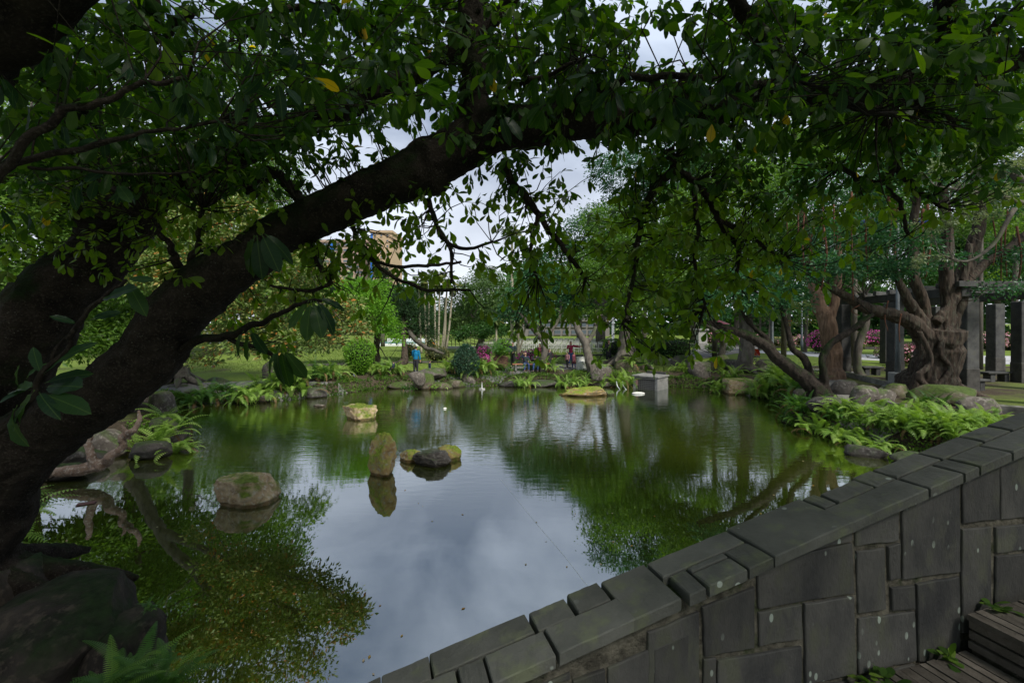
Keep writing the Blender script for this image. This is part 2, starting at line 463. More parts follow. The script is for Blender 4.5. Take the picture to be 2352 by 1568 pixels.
def sdist(x, y):
    """distance to the pond edge, negative over the water"""
    x = np.asarray(x, float); y = np.asarray(y, float)
    shp = x.shape; p = np.stack([x.ravel(), y.ravel()], 1)
    best = np.full(len(p), 1e9); inside = np.zeros(len(p), bool)
    for i in range(len(pond)):
        a = pond[i]; b = pond[(i+1) % len(pond)]
        e = b - a; w = p - a
        t = np.clip((w @ e) / (e @ e), 0, 1)
        best = np.minimum(best, np.hypot(*(w - t[:, None]*e).T))
        c = ((a[1] > p[:, 1]) != (b[1] > p[:, 1]))
        xi = a[0] + (p[:, 1]-a[1]) * (b[0]-a[0]) / ((b[1]-a[1]) if b[1] != a[1] else 1e-9)
        inside ^= c & (p[:, 0] < xi)
    return (np.where(inside, -best, best)).reshape(shp)

def hterr(x, y, sd=None):
    x = np.asarray(x, float); y = np.asarray(y, float)
    if sd is None: sd = sdist(x, y)
    h = np.interp(sd, [-3, -.5, 0.03, .24, 1.2, 4.0, 400], [-1.3, -.8, -.08, .50, .74, .9, .9])
    w = np.clip((sd-.2)/2, 0, 1) * np.clip((6-sd)/4, 0, 1)
    return h + w * 0.07 * np.sin(x*1.7+y*.6) * np.cos(y*1.3-x*.4)

def ht(x, y): return float(hterr(np.array([x]), np.array([y]))[0])

def axis(lo, hi, step, far, n):
    core = np.arange(lo, hi+step/2, step)
    g = np.geomspace(1, far, n)
    return np.concatenate([lo - g[::-1], core, hi + g])
gx = axis(-24, 30, .3, 900, 22); gy = np.concatenate([[-60, -30, -15], np.arange(-8, 46, .3), 46 + np.geomspace(1, 1400, 26)])
XX, YY = np.meshgrid(gx, gy); SD = sdist(XX, YY); ZZ = hterr(XX, YY, SD)
V = np.stack([XX.ravel(), YY.ravel(), ZZ.ravel()], 1)
nx = len(gx); i, j = np.meshgrid(np.arange(len(gy)-1), np.arange(nx-1), indexing='ij'); q = (i*nx+j).ravel()
F = np.stack([q, q+1, q+nx+1, q+nx], 1)
gm, t, out = new_mat('lawn_and_soil')
tcn = N(t, 'ShaderNodeTexCoord')
n1 = N(t, 'ShaderNodeTexNoise', Scale=0.35, Detail=6.0, Roughness=0.6); L = t.links.new; L(tcn.outputs['Object'], n1.inputs['Vector'])
n2 = N(t, 'ShaderNodeTexNoise', Scale=14.0, Detail=6.0, Roughness=0.7); L(tcn.outputs['Object'], n2.inputs['Vector'])
rg = ramp(t, [(0.3, (0.07, 0.105, 0.016)), (0.7, (0.17, 0.235, 0.042))], n2.outputs['Fac'])
rs = ramp(t, [(0.3, (0.022, 0.017, 0.011)), (0.7, (0.085, 0.066, 0.045))], n2.outputs['Fac'])
at = N(t, 'ShaderNodeAttribute', _attribute_name='rnd')
ad = N(t, 'ShaderNodeMath', _operation='ADD'); L(at.outputs['Fac'], ad.inputs[0]); L(n1.outputs['Fac'], ad.inputs[1])
rf = ramp(t, [(0.62, (0, 0, 0)), (0.86, (1, 1, 1))], ad.outputs[0])
mg = N(t, 'ShaderNodeMixRGB'); L(rf.outputs['Color'], mg.inputs['Fac']); L(rg.outputs['Color'], mg.inputs['Color1']); L(rs.outputs['Color'], mg.inputs['Color2'])
b = N(t, 'ShaderNodeBsdfPrincipled', Roughness=0.95); b.inputs['Specular IOR Level'].default_value = .15
L(mg.outputs['Color'], b.inputs['Base Color'])
bp = N(t, 'ShaderNodeBump', Strength=.6, Distance=.03); L(n2.outputs['Fac'], bp.inputs['Height']); L(bp.outputs['Normal'], b.inputs['Normal'])
L(b.outputs['BSDF'], out.inputs['Surface'])
soil = np.clip(1.0 - SD/2.2, 0, 1) * .55 + ((XX < 12) & (YY < 36))*.13
soil += ((XX > 12) & (YY < 30) & (YY > 8)) * .32            # bare trodden ground under the pergola
tag(put('ground', mesh_np('ground', V, F, gm, True, rnd=np.clip(soil, 0, 1).ravel())), kind='structure')

# water
wm, t, out = new_mat('pond_water'); L = t.links.new
ge = N(t, 'ShaderNodeNewGeometry'); sp = N(t, 'ShaderNodeSeparateXYZ'); L(ge.outputs['Position'], sp.inputs[0])
mp1 = N(t, 'ShaderNodeMapping'); mp1.inputs['Scale'].default_value = (1.0, 3.2, 1); L(ge.outputs['Position'], mp1.inputs['Vector'])
w1 = N(t, 'ShaderNodeTexNoise', Scale=1.9, Detail=4.0, Roughness=0.5, Distortion=.4); L(mp1.outputs['Vector'], w1.inputs['Vector'])
w2 = N(t, 'ShaderNodeTexNoise', Scale=0.55, Detail=2.0, Roughness=0.5); L(mp1.outputs['Vector'], w2.inputs['Vector'])
mp3 = N(t, 'ShaderNodeMapping'); mp3.inputs['Scale'].default_value = (1.0, 1.0, 1); L(ge.outputs['Position'], mp3.inputs['Vector'])
w3 = N(t, 'ShaderNodeTexNoise', Scale=.16, Detail=1.0); L(mp3.outputs['Vector'], w3.inputs['Vector'])
far = N(t, 'ShaderNodeMapRange', _clamp=True); L(sp.outputs['Y'], far.inputs['Value'])
for k, v in (('From Min', 8.5), ('From Max', 17.0), ('To Min', .02), ('To Max', 1.0)): far.inputs[k].default_value = v
wr = ramp(t, [(0.35, (.45, .45, .45)), (0.6, (1, 1, 1))], w3.outputs['Fac'])
am = N(t, 'ShaderNodeMath', _operation='MULTIPLY'); L(far.outputs['Result'], am.inputs[0]); L(wr.outputs['Color'], am.inputs[1])
hh = N(t, 'ShaderNodeMath', _operation='MULTIPLY'); L(w1.outputs['Fac'], hh.inputs[0]); L(am.outputs[0], hh.inputs[1])
h2 = N(t, 'ShaderNodeMath', _operation='MULTIPLY_ADD'); L(w2.outputs['Fac'], h2.inputs[0]); h2.inputs[1].default_value = .12; L(hh.outputs[0], h2.inputs[2])
bp = N(t, 'ShaderNodeBump', Strength=1.0, Distance=0.009); L(h2.outputs[0], bp.inputs['Height'])
nk = N(t, 'ShaderNodeTexNoise', Scale=.25, Detail=4.0); L(ge.outputs['Position'], nk.inputs['Vector'])
rk = ramp(t, [(0.3, (0.021, 0.028, 0.003)), (0.7, (0.036, 0.045, 0.005))], nk.outputs['Fac'])
df = N(t, 'ShaderNodeBsdfDiffuse'); L(rk.outputs['Color'], df.inputs['Color'])
gl = N(t, 'ShaderNodeBsdfGlossy', Roughness=0.012); gl.inputs['Color'].default_value = (.92, .95, .97, 1); L(bp.outputs['Normal'], gl.inputs['Normal'])
fr = N(t, 'ShaderNodeFresnel', IOR=1.33); L(bp.outputs['Normal'], fr.inputs['Normal'])
fm = N(t, 'ShaderNodeMapRange', _clamp=True); L(fr.outputs['Fac'], fm.inputs['Value'])
for k, v in (('From Min', .02), ('From Max', .62), ('To Min', .37), ('To Max', .92)): fm.inputs[k].default_value = v
ms = N(t, 'ShaderNodeMixShader'); L(fm.outputs['Result'], ms.inputs['Fac']); L(df.outputs['BSDF'], ms.inputs[1]); L(gl.outputs['BSDF'], ms.inputs[2])
L(ms.outputs['Shader'], out.inputs['Surface'])
tag(put('water', mesh_py('water', [(-22, -8, 0), (20, -8, 0), (20, 30, 0), (-22, 30, 0)], [(0, 1, 2, 3)], wm)), kind='structure')

# ------------------------------------------------------------------ paths and kerbs
M['path'] = rough_mat('path_asphalt', (0.11, 0.105, 0.10), (0.17, 0.165, 0.16), 2.0, 0.9, 0.3, 60)
M['path_pale'] = rough_mat('path_pale', (0.30, 0.30, 0.31), (0.40, 0.40, 0.41), 1.0, 0.85, 0.2, 60)
M['path_stone'] = rough_mat('path_cobble', (0.09, 0.085, 0.075), (0.24, 0.225, 0.20), 3.0, 0.85, 0.9, 9, (0.07, 0.065, 0.055), 7)
M['kerb'] = rough_mat('kerb_stone', (0.10, 0.095, 0.085), (0.24, 0.23, 0.205), 3.0, 0.9, 0.4, 30, moss=((0.05, 0.07, 0.02), .1, 2))
M['kerb_dark'] = rough_mat('kerb_dark', (0.035, 0.033, 0.030), (0.10, 0.095, 0.085), 3.0, 0.9, 0.4, 30)

def strip(name, pts, half, mat, z=.9, lift=.02, kind='structure', across=6):
    """draped strip: pts are plan points, half the half width (scalar or one per point)"""
    P = np.array([[p[0], p[1], (half if np.isscalar(half) else half[i])] for i, p in enumerate(pts)], float)
    S = spline(P, 10); T = norm(np.gradient(S[:, :2], axis=0)); Nn = np.stack([-T[:, 1], T[:, 0]], 1)
    rows = []
    for k in range(across+1):
        c = (k/across*2-1)
        q = S[:, :2] + Nn*S[:, 2:3]*c
        rows.append(np.column_stack([q, hterr(q[:, 0], q[:, 1]) + lift]))
    V = np.stack(rows, 1).reshape(-1, 3); m = across+1; F = []
    for a in range(len(S)-1):
        for k in range(across): F.append((a*m+k+1, a*m+k, (a+1)*m+k, (a+1)*m+k+1))
    o = put(name, mesh_np(name, V, np.array(F), mat, True))
    return tag(o, kind=kind) if kind else o

def kerb(name, pts, w, h, mat, label=None, kind='structure', sink=.1, m=8):
    S = spline(np.array(pts, float)[:, :2], m); T = norm(np.gradient(S, axis=0)); Nn = np.stack([-T[:, 1], T[:, 0]], 1)
    z = hterr(S[:, 0], S[:, 1]); V = []
    for (c, dz) in ((-1, -sink), (-1, h-.02), (-.75, h), (.75, h), (1, h-.02), (1, -sink)):
        V.append(np.column_stack([S + Nn*w/2*c, z+dz]))
    V = np.stack(V, 1).reshape(-1, 3); F = []
    for a in range(len(S)-1):
        for k in range(5): F.append((a*6+k+1, a*6+k, (a+1)*6+k, (a+1)*6+k+1))
    F += [tuple(range(6)), tuple(range(len(V)-1, len(V)-7, -1))]
    o = put(name, mesh_py(name, V, F, mat))
    return tag(o, kind=kind)

def gp(u, v, z=.9): return Gp(u, v, z)[:2]
strip('path', [gp(*p) for p in [(150,905),(420,880),(640,873),(900,864),(1060,852),(1220,842),(1420,836),(1560,822),(1650,806),(1700,795),(1800,789)]], [.9,.9,.9,.95,1.0,1.1,1.2,1.6,2.6,4.0,5.0], M['path'])
strip('path', [gp(*p) for p in [(1540,826),(1640,838),(1760,847),(1900,851),(1990,862)]], [.6,.75,.75,.7,.5], M['path'], lift=.026)
strip('pale_road', [gp(*p) for p in [(1640,803),(1850,812),(2000,820),(2180,824),(2500,829),(2900,834)]], [2.0,2.8,4.0,4.6,4.8,5.0], M['path_pale'], lift=.014)
strip('cobbled_path', [gp(*p) for p in [(1895,868),(1925,885),(1935,905),(1975,935),(2010,960)]], [.45,.7,.8,.8,.6], M['path_stone'], lift=.05)
kerb('kerb', [gp(*p) for p in [(640,842),(800,838),(950,834),(1080,830)]], .25, .12, M['kerb_dark'])
kerb('kerb', [gp(*p) for p in [(1180,823),(1330,818),(1480,812),(1560,806)]], .25, .14, M['kerb_dark'])
kerb('kerb', [gp(*p) for p in [(1620,835),(1760,842),(1900,844),(2010,846)]], .16, .10, M['kerb_dark'])
kerb('kerb', [gp(*p) for p in [(1985,802),(2150,803),(2352,804),(2600,806)]], .3, .25, M['kerb_dark'])
kerb('kerb', [gp(*p) for p in [(1900,862),(1945,864),(2000,879),(2055,889)]], .2, .24, M['kerb'])
kerb('kerb', [gp(*p) for p in [(2105,892),(2055,892),(2022,903),(2022,918),(2045,932),(2080,938)]], .18, .24, M['kerb'])
kerb('kerb', [gp(*p) for p in [(2200,940),(2300,946),(2420,958)]], .3, .26, M['kerb'])
kerb('kerb', [gp(*p) for p in [(1100,867),(1160,868),(1200,868)]], .5, .16, M['kerb'])
kerb('kerb', [gp(*p) for p in [(1500,867),(1560,866),(1680,868),(1740,868)]], .4, .12, M['kerb'])

# ------------------------------------------------------------------ the stepped bridge: parapet of slate blocks and plank-like steps
WT = np.array([.961, .276, 0]); WN = np.array([.276, -.961, 0])    # along the wall; out of its near face
WA = np.array([1.714, 2.3, 0])
CW = .27
def s_at(u, off=0.0):
    """distance along the wall line (moved off metres to the far side) seen in column u"""
    k = (u-1176.0)/FPX; a = WA - WN*off
    return (k*a[1] - a[0]) / (WT[0] - k*WT[1])
def wall_pt(u, v, off=0.0):
    s = s_at(u, off); a = WA - WN*off + WT*s
    return np.array([a[0], a[1], CH - (v-HZ)/FPX*a[1]])
_sk = [(1140,1553),(1278,1477),(1465,1423),(1580,1366),(1780,1268),(1955,1183),(2132,1108),(2215,1073),(2325,1037)]
_s = [s_at(u) for u, v in _sk]; _z = [wall_pt(u, v)[2] for u, v in _sk]
_cf = np.polyfit(_s, _z, 2)
def ztop(s): return float(np.polyval(_cf, s))
par = empty('stone_parapet', WA, 'dark slate block parapet rising beside the steps, its coping spotted with lichen', 'parapet')
def wall_local(V): return np.asarray(V) - WA
# core of mortar, stepping along the wall
ss = np.linspace(-3.4, 3.2, 34); V = []
for s in ss:
    for off, dz in ((.03, -.045), (CW-.02, -.045), (CW-.02, None), (.03, None)):
        p = WA + WT*s - WN*off
        V.append((p[0], p[1], -1.0 if dz is None else ztop(s)+dz))
F = []
for a in range(len(ss)-1):
    for k in range(4): F.append((a*4+k, a*4+(k+1) % 4, (a+1)*4+(k+1) % 4, (a+1)*4+k))
F += [(3, 2, 1, 0), tuple(len(V)-4+k for k in range(4))]
put('mortar_core', mesh_py('mortar_core', wall_local(V), F, M['mortar']), par)

def slab(s0, s1, o0, o1, jit, name='coping_stone'):
    """coping stone between distances s0..s1 along and o0..o1 across"""
    g = .0045; s0 += g; s1 -= g; o0 += g if o0 > 0 else 0; o1 -= g if o1 < CW else 0
    sk = random.uniform(-.012, .012); b = .0045; th = .052; n = 9; V = []; F = []
    rows = []
    def P(s, o, dz): 
        c = WA + WT*(s + (o)*sk*4) - WN*o
        return (c[0], c[1], ztop(s) + jit + dz + random.uniform(-.002, .002))
    prof = [(o0, -th), (o0, -b), (o0+b, 0), ((o0+o1)/2, .001), (o1-b, 0), (o1, -b), (o1, -th)]
    sts = [s0, s0+b] + list(np.linspace(s0+b, s1-b, n)[1:-1]) + [s1-b, s1]
    for k, s in enumerate(sts):
        e = -b if k in (0, len(sts)-1) else 0
        rows.append([P(s, o, max(dz+e, -th) if dz > -th else -th) for o, dz in prof])
    m = len(prof)
    V = [p for r in rows for p in r]
    for a in range(len(rows)-1):
        for k in range(m-1): F.append((a*m+k, a*m+k+1, (a+1)*m+k+1, (a+1)*m+k))
        F.append((a*m+m-1, a*m, (a+1)*m, (a+1)*m+m-1))
    F += [tuple(range(m-1, -1, -1)), tuple(range(len(V)-m, len(V)))]
    me = mesh_py(name, wall_local(V), F, M['stone_cope'])
    return put(name, me, par)
O = -.025     # overhang past the wall face
MID = .135
sf = lambda u: s_at(u, O); sb = lambda u: s_at(u, CW)
coping = [
 (-3.4, -2.75, O, CW), (-2.75, sb(870), O, CW),
 (sb(872), sb(985), MID, CW), (sb(872), sf(1062), O, MID), (sb(990), sb(1212), MID, CW), (sf(1064), sf(1129), O, MID), (sf(1131), sf(1279), O, MID),
 (sb(1216), sb(1299), MID, CW), (sb(1301), sb(1374), MID, CW+.012), (sf(1283), sf(1463), O, MID),
 (sb(1380), sb(1481), O, CW), (sb(1486), sb(1669), MID, CW), (sf(1583), sf(1624), O, MID), (sf(1628), sf(1718), O, MID*.66), (sf(1628), sf(1716), MID*.66, MID),
 (sf(1720), sf(1778), O, MID), (sb(1673), sb(1841), O, CW+.01), (sb(1845), sb(1872), MID, CW), (sf(1957), sf(2134), O, MID), (sb(1875), sb(1955), MID, CW-.01), (sb(1957), sb(2003), MID, CW+.01),
 (sb(2006), sb(2105), MID, CW), (sf(2137), sf(2214), O, MID), (sf(2217), sf(2250), O, MID), (sb(2108), sb(2200), MID, CW), (sf(2253), sf(2325), O, MID), (sb(2203), sb(2262), MID, CW), (sf(2328), sf(2450), O, MID), (sb(2265), sb(2370), MID, CW),
 (sf(2452), sf(2452)+.45, O, MID), (sb(2373), sf(2452)+.45, MID, CW), (sf(2452)+.45, 3.2, O, CW)]
for c in coping: slab(*c, random.uniform(-.002, .003))

def face_stone(poly, name='wall_stone', proud=.015):
    """a block of the near face; poly in photo positions, anticlockwise or clockwise"""
    P = [wall_pt(u, v, .03) for u, v in poly]
    P = [np.array([p[0], p[1], min(p[2], ztop(s_at(u, .03)) - .056)]) for p, (u, v) in zip(P, poly)]
    c = np.mean(P, axis=0)
    # subdivide the outline so that the edge can wander
    Q = []
    for i in range(len(P)):
        a, b = P[i], P[(i+1) % len(P)]
        k = max(1, int(np.linalg.norm(b-a) / .07))
        for j in range(k):
            q = a + (b-a)*j/k
            if j: q = q + (WT*random.uniform(-1, 1) + np.array([0, 0, 1])*random.uniform(-1, 1))*.0038
            Q.append(q)
    Q = np.array(Q); pr = proud*random.uniform(.7, 1.15)
    d = c - Q; dl = np.maximum(np.linalg.norm(d, axis=1, keepdims=True), 1e-6)
    V = np.vstack([Q - WN*.012, Q + WN*(pr-.004), Q + d/dl*.005 + WN*pr, [c + WN*(pr+.001)]])
    n = len(Q); F = []
    for i in range(n):
        k = (i+1) % n
        F += [(i, k, n+k, n+i), (n+i, n+k, 2*n+k, 2*n+i), (2*n+i, 2*n+k, 3*n)]
    me = mesh_py(name, wall_local(V), F, M['stone_wall']); 
    # face outwards
    bm = bmesh.new(); bm.from_mesh(me); bmesh.ops.recalc_face_normals(bm, faces=bm.faces)
    bm.to_mesh(me); bm.free()
    return put(name, me, par)
z7 = lambda *pts: [(1505.3+.36*x, 1003.9+.36*y) for x, y in pts]
z6 = lambda *pts: [(752.7+.36*x, 1003.9+.36*y) for x, y in pts]
stones = [
 z7((-55,1235),(268,1105),(275,1640),(-55,1640)), z7((290,1075),(622,948),(618,1332),(306,1388)),
 z7((640,868),(905,742),(1242,668),(1255,985),(650,1085)), z7((960,702),(1238,572),(1242,650),(965,716)),
 z7((650,1112),(922,1058),(930,1275),(655,1322)), z7((940,1052),(1252,1008),(1266,1500),(948,1560)),
 z7((388,1412),(920,1325),(918,1562),(390,1660)), z7((300,1405),(378,1395),(380,1660),(290,1660)),
 z7((1266,508),(1542,425),(1542,655),(1268,690)), z7((1274,722),(1452,700),(1460,1092),(1286,1118)),
 z7((1472,692),(1546,668),(1546,890),(1480,905)), z7((1562,455),(1925,288),(1930,852),(1566,900)),
 z7((1490,952),(1636,938),(1640,1086),(1496,1096)), z7((1286,1150),(1642,1105),(1656,1415),(1288,1500)),
 z7((1654,930),(1920,882),(1930,1400),(1664,1420)), z7((1946,228),(2180,150),(2180,520),(1950,545)), z7((2190,148),(2600,20),(2600,480),(2192,518)),
 z7((1942,580),(2124,565),(2132,1240),(1946,1240)), z7((2156,570),(2450,545),(2450,702),(2162,730)), z7((2160,755),(2450,725),(2450,1160),(2152,1180)),
 z7((2462,500),(2900,430),(2900,900),(2462,930)),
 z6((2072,1335),(2290,1240),(2290,1660),(2066,1660)), z6((1782,1462),(2042,1345),(2052,1660),(1782,1660)),
 z6((1560,1540),(1760,1468),(1766,1700),(1540,1700)), z6((1200,1640),(1530,1560),(1530,1760),(1200,1760)), z6((1300,1590),(1540,1490),(1545,1530),(1310,1610)),
 z7((960,1590),(1262,1530),(1262,1700),(950,1700)), z7((1290,1530),(1640,1440),(1640,1600),(1290,1640))]
for p in stones: face_stone(p)

# steps: each tread of planks running out from the wall, riser of stacked boards
NOSES = [(3.1, 2.82), (2.3, 2.62), (1.55, 2.42), (.79, 2.21), (-.15, 2.01), (-1.1, 1.81), (-2.1, 1.6)]
RUN = 2.7
st = empty('bridge_steps', WA + WT*.3 + WN*.6 + np.array([0, 0, 2.0]), 'dark weathered steps of narrow boards climbing beside the slate parapet', 'steps')
sto = np.array(st.location)
def plankbox(s0, s1, z0, z1, n0, n1, name, tilt=0):
    V = []
    for s, z in ((s0, z0), (s1, z0), (s1, z1), (s0, z1)):
        for nn in (n0, n1):
            wob = random.uniform(-.002, .002)
            p = WA + WT*(s+wob) + WN*nn; V.append((p[0], p[1], z+wob))
    F = [(0,2,4,6),(7,5,3,1),(0,1,3,2),(2,3,5,4),(4,5,7,6),(6,7,1,0)]
    return put(name, mesh_py(name, np.array(V)-sto, F, M['plank']), st)
for k, (s0, z) in enumerate(NOSES):
    s1 = NOSES[k-1][0] if k else s0+.8
    w = .062; s = s0
    while s < s1-.02:
        ww = min(w*random.uniform(.8, 1.2), s1-s)
        cut = random.uniform(.5, 2.0)
        for a, b_ in ((.035, cut), (cut+.008, RUN)):
            plankbox(s+.004, s+ww-.003, z-.03, z+random.uniform(-.004, .004), a, b_, 'tread_board')
        s += ww
    for r_ in range(3):
        plankbox(s0+.012+random.uniform(0, .008), s0+.04, z-.03-.055*(r_+1)+.006, z-.036-.055*r_, .035, RUN, 'riser_board')
    p0 = WA+WT*s0
core = MB()
for k, (s0, z) in enumerate(NOSES):
    s1 = NOSES[k-1][0] if k else s0+.8
    a = WA+WT*(s0+.045)+WN*.034; b_ = WA+WT*(s1+.02)+WN*.034; c_ = WA+WT*(s1+.02)+WN*RUN; d_ = WA+WT*(s0+.045)+WN*RUN
    zz = z-.034
    core.add([(*a[:2], zz-.6), (*b_[:2], zz-.6), (*c_[:2], zz-.6), (*d_[:2], zz-.6), (*a[:2], zz), (*b_[:2], zz), (*c_[:2], zz), (*d_[:2], zz)],
             [(0,3,2,1),(4,5,6,7),(0,1,5,4),(1,2,6,5),(2,3,7,6),(3,0,4,7)])
core.V = [tuple(np.array(v)-sto) for v in core.V]
core.build('step_core', M['mortar'], st)

# ------------------------------------------------------------------ leaf and tree builders
def leaf_tpl(stations, fold=.12, droop=.18, wave=0.0):
    """stations: (y, half width); gives verts (x, y, z), tris, uv. unit length"""
    V = []; UV = []; rows = []
    for k, (y, w) in enumerate(stations):
        z = -droop*y*y
        if w <= 0: rows.append([len(V)]*3); V.append((0, y, z)); UV.append((.5, y))
        else:
            wv = wave*(1 if k % 2 else -1)
            rows.append([len(V), len(V)+1, len(V)+2])
            V += [(-w, y, z+fold*w*2+wv), (0, y, z), (w, y, z+fold*w*2-wv)]; UV += [(.5-w, y), (.5, y), (.5+w, y)]
    F = []
    for a, b in zip(rows[:-1], rows[1:]):
        for k in (0, 1):
            q = [a[k], a[k+1], b[k+1], b[k]]
            tr = [(q[0], q[1], q[2]), (q[0], q[2], q[3])]
            F += [x for x in tr if len(set(x)) == 3]
    return np.array(V, float), np.array(F, int), np.array(UV, float)

TPL_BIG = leaf_tpl([(0,.012),(.12,.02),(.2,.09),(.36,.17),(.52,.205),(.68,.215),(.82,.17),(.93,.085),(1,0)], .10, .22, .012)
TPL_MED = leaf_tpl([(0,0),(.2,.08),(.5,.205),(.74,.225),(.92,.12),(1,0)], .025, .24)
TPL_SM = leaf_tpl([(0,0),(.45,.24),(1,0)], .18, .15)
TPL_DI = (np.array([(0,0,0),(-.26,.5,.07),(0,1,-.05),(.26,.5,.07)], float), np.array([(0,3,2),(0,2,1)]), np.array([(.5,0),(.24,.5),(.5,1),(.76,.5)]))

def frames(Y, up):
    Y = norm(Y); X = np.cross(Y, up); bad = np.linalg.norm(X, axis=1) < 1e-3
    X[bad] = np.array([1.0, 0, 0]); X = norm(X); Z = np.cross(X, Y)
    return X, Y, Z

def inst(tpl, P, Y, up, Ls, Ws=None, rnd=None):
    TV, TF, TU = tpl; n = len(P)
    X, Y, Z = frames(Y, up)
    Ls = np.broadcast_to(Ls, n); Ws = Ls if Ws is None else Ws
    V = P[:, None, :] + (TV[None, :, 0:1]*X[:, None, :])*Ws[:, None, None] + (TV[None, :, 1:2]*Y[:, None, :] + TV[None, :, 2:3]*Z[:, None, :])*Ls[:, None, None]
    k = len(TV)
    F = (TF[None] + (np.arange(n)*k)[:, None, None]).reshape(-1, 3)
    uv = np.tile(TU, (n, 1))
    rnd = rng.random(n) if rnd is None else rnd
    return V.reshape(-1, 3), F, uv, np.repeat(rnd, k)

def rdir(n):
    return norm(rng.normal(size=(n, 3)))

def crown_pts(blobs, nleaf, clump=.30, per=26, shell=.55, flat=1.0, droop=.35):
    """leaf positions, directions gathered in clumps through ellipsoid blobs [(c, r(3))]"""
    vol = np.array([ (b[1][0]*b[1][1] + b[1][1]*b[1][2] + b[1][0]*b[1][2]) * (b[2] if len(b) > 2 else 1.0) for b in blobs]); vol = vol/vol.sum()
    Ps, Ds, Cs = [], [], []
    for (b, f) in zip(blobs, vol):
        c, r = np.array(b[0], float), np.array(b[1], float)
        n = max(30, int(nleaf*f)); nc = max(4, n//per)
        d = rdir(nc); d[:, 2] = np.where(d[:, 2] < -.55, -d[:, 2]*.6, d[:, 2]); d = norm(d)
        rad = shell + (1-shell)*rng.random(nc)**.6
        rad *= (.86 + .28*np.array([mnoise.noise(Vector((*(x*2.1),)) + Vector((*c,))) for x in d]))
        C = c + d*r*rad[:, None]
        idx = rng.integers(0, nc, n)
        cs = clump * (.55+.9*rng.random(nc)) * min(1.6, (r.mean()))**.5
        off = rng.normal(size=(n, 3)) * cs[idx][:, None] * np.array([1, 1, .55*flat])
        P = C[idx] + off*.6
        D = norm(off*1.2 + d[idx]*cs[idx][:, None]*.6 + rng.normal(size=(n, 3))*cs[idx][:, None]*.5) 
        D[:, 2] -= droop; Ps.append(P); Ds.append(norm(D)); Cs.append(rng.random(nc)[idx])
    return np.vstack(Ps), np.vstack(Ds), np.concatenate(Cs)

def crown(name, blobs, nleaf, size, mat, parent, tpl=TPL_SM, clump=.3, per=26, shell=.55, droop=.3, wid=1.0, flat=1.0, upj=.7):
    P, D, C = crown_pts(blobs, nleaf, clump, per, shell, flat, droop)
    n = len(P); s = size*(.65+.7*rng.random(n))
    up = norm(np.array([0, 0, 1.0]) + rng.normal(size=(n, 3))*upj)
    rn = np.clip(C*.6 + rng.random(n)*.4, 0, 1)
    V, F, uv, rd = inst(tpl, P, D, up, s, s*wid, rn)
    if parent is not None: V = V - np.array(parent.location)
    return tag(put(name, mesh_np(name, V, F, mat, False, uv, rd), parent), kind='stuff')

def wobble(pts, rad, amp, m=6):
    S = spline(np.column_stack([pts, rad]), m)
    n = len(S); k = rng.normal(size=(n, 3))*amp
    k[0] = 0; k = (k + np.roll(k, 1, 0) + np.roll(k, -1, 0))/3
    S[:, :3] += k*S[:, 3:4]*2
    return S[:, :3], np.maximum(S[:, 3], .004)

def limbs_px(paths):
    """paths of (u, v, d, radius px) -> world tubes"""
    out = []
    for p in paths:
        P = np.array([Wp(u, v, d) for u, v, d, r in p]); Rr = np.array([px(r, d) for u, v, d, r in p])
        out.append((P, Rr))
    return out

def grow(blobs, roots, n, r0=.05, parent=None, mat=None, sag=0.0, name='branch', nseg=5):
    """thin branches from the root points out into the blobs"""
    mb = MB(); roots = np.array(roots, float)
    for k in range(n):
        c, r = blobs[k % len(blobs)][:2]
        tip = np.array(c) + rdir(1)[0]*np.array(r)*random.uniform(.5, .9)
        a = roots[np.argmin(np.linalg.norm(roots-tip, axis=1) + rng.random(len(roots))*.8)]
        mid = (a+tip)/2 + rng.normal(size=3)*np.linalg.norm(tip-a)*.12 + np.array([0, 0, -sag])
        S = spline(np.array([a, a*.6+mid*.4, mid, tip]), nseg)
        mb.tube(S, np.linspace(r0, r0*.15, len(S)), 5, False)
    if parent is not None: mb.V = [tuple(np.array(v)-np.array(parent.location)) for v in mb.V]
    return mb.build(name, mat, parent, True)

def root_flare(base, r, n=7, spread=2.2, h=.8):
    """buttress roots running out and down"""
    out = []
    for k in range(n):
        a = 2*math.pi*k/n + random.uniform(-.3, .3); d = np.array([math.cos(a), math.sin(a), 0]); ln = r*spread*random.uniform(.7, 1.2)
        P = np.array([base + d*r*.35 + [0, 0, h], base + d*r*.7 + [0, 0, h*.4], base + d*ln*.75 + [0, 0, .03], base + d*ln + [0, 0, -.12]])
        out.append(tube(spline(P, 5), np.interp(np.linspace(0, 1, 16), [0, .5, 1], [r*.28, r*.26, r*.08]), 8))
    return out

LM = {}
LM['fg'] = leaf_mat('foreground_leaf', [(0, (0.011, 0.032, 0.007)), (.45, (0.026, 0.064, 0.009)), (.86, (0.115, 0.185, 0.014)), (.985, (0.08, 0.11, 0.016)), (1, (0.36, 0.22, 0.02))], (2.4, 2.8, .25), .48, .42, vein=True)
LM['fgnear'] = leaf_mat('foreground_leaf_near', [(0, (0.012, 0.033, 0.018)), (.6, (0.018, 0.046, 0.020)), (1, (0.03, 0.065, 0.016))], (1.8, 2.2, .5), .4, .38, vein=True, objrnd=True)
LM['bright'] = leaf_mat('bright_leaf', [(0, (0.06, 0.15, 0.012)), (.5, (0.115, 0.26, 0.022)), (1, (0.19, 0.36, 0.035))], (1.5, 1.6, .6), .4, .45)
LM['mid'] = leaf_mat('mid_leaf', [(0, (0.035, 0.08, 0.015)), (.6, (0.085, 0.165, 0.028)), (1, (0.16, 0.25, 0.04))], (1.7, 1.9, .7), .4, .4)
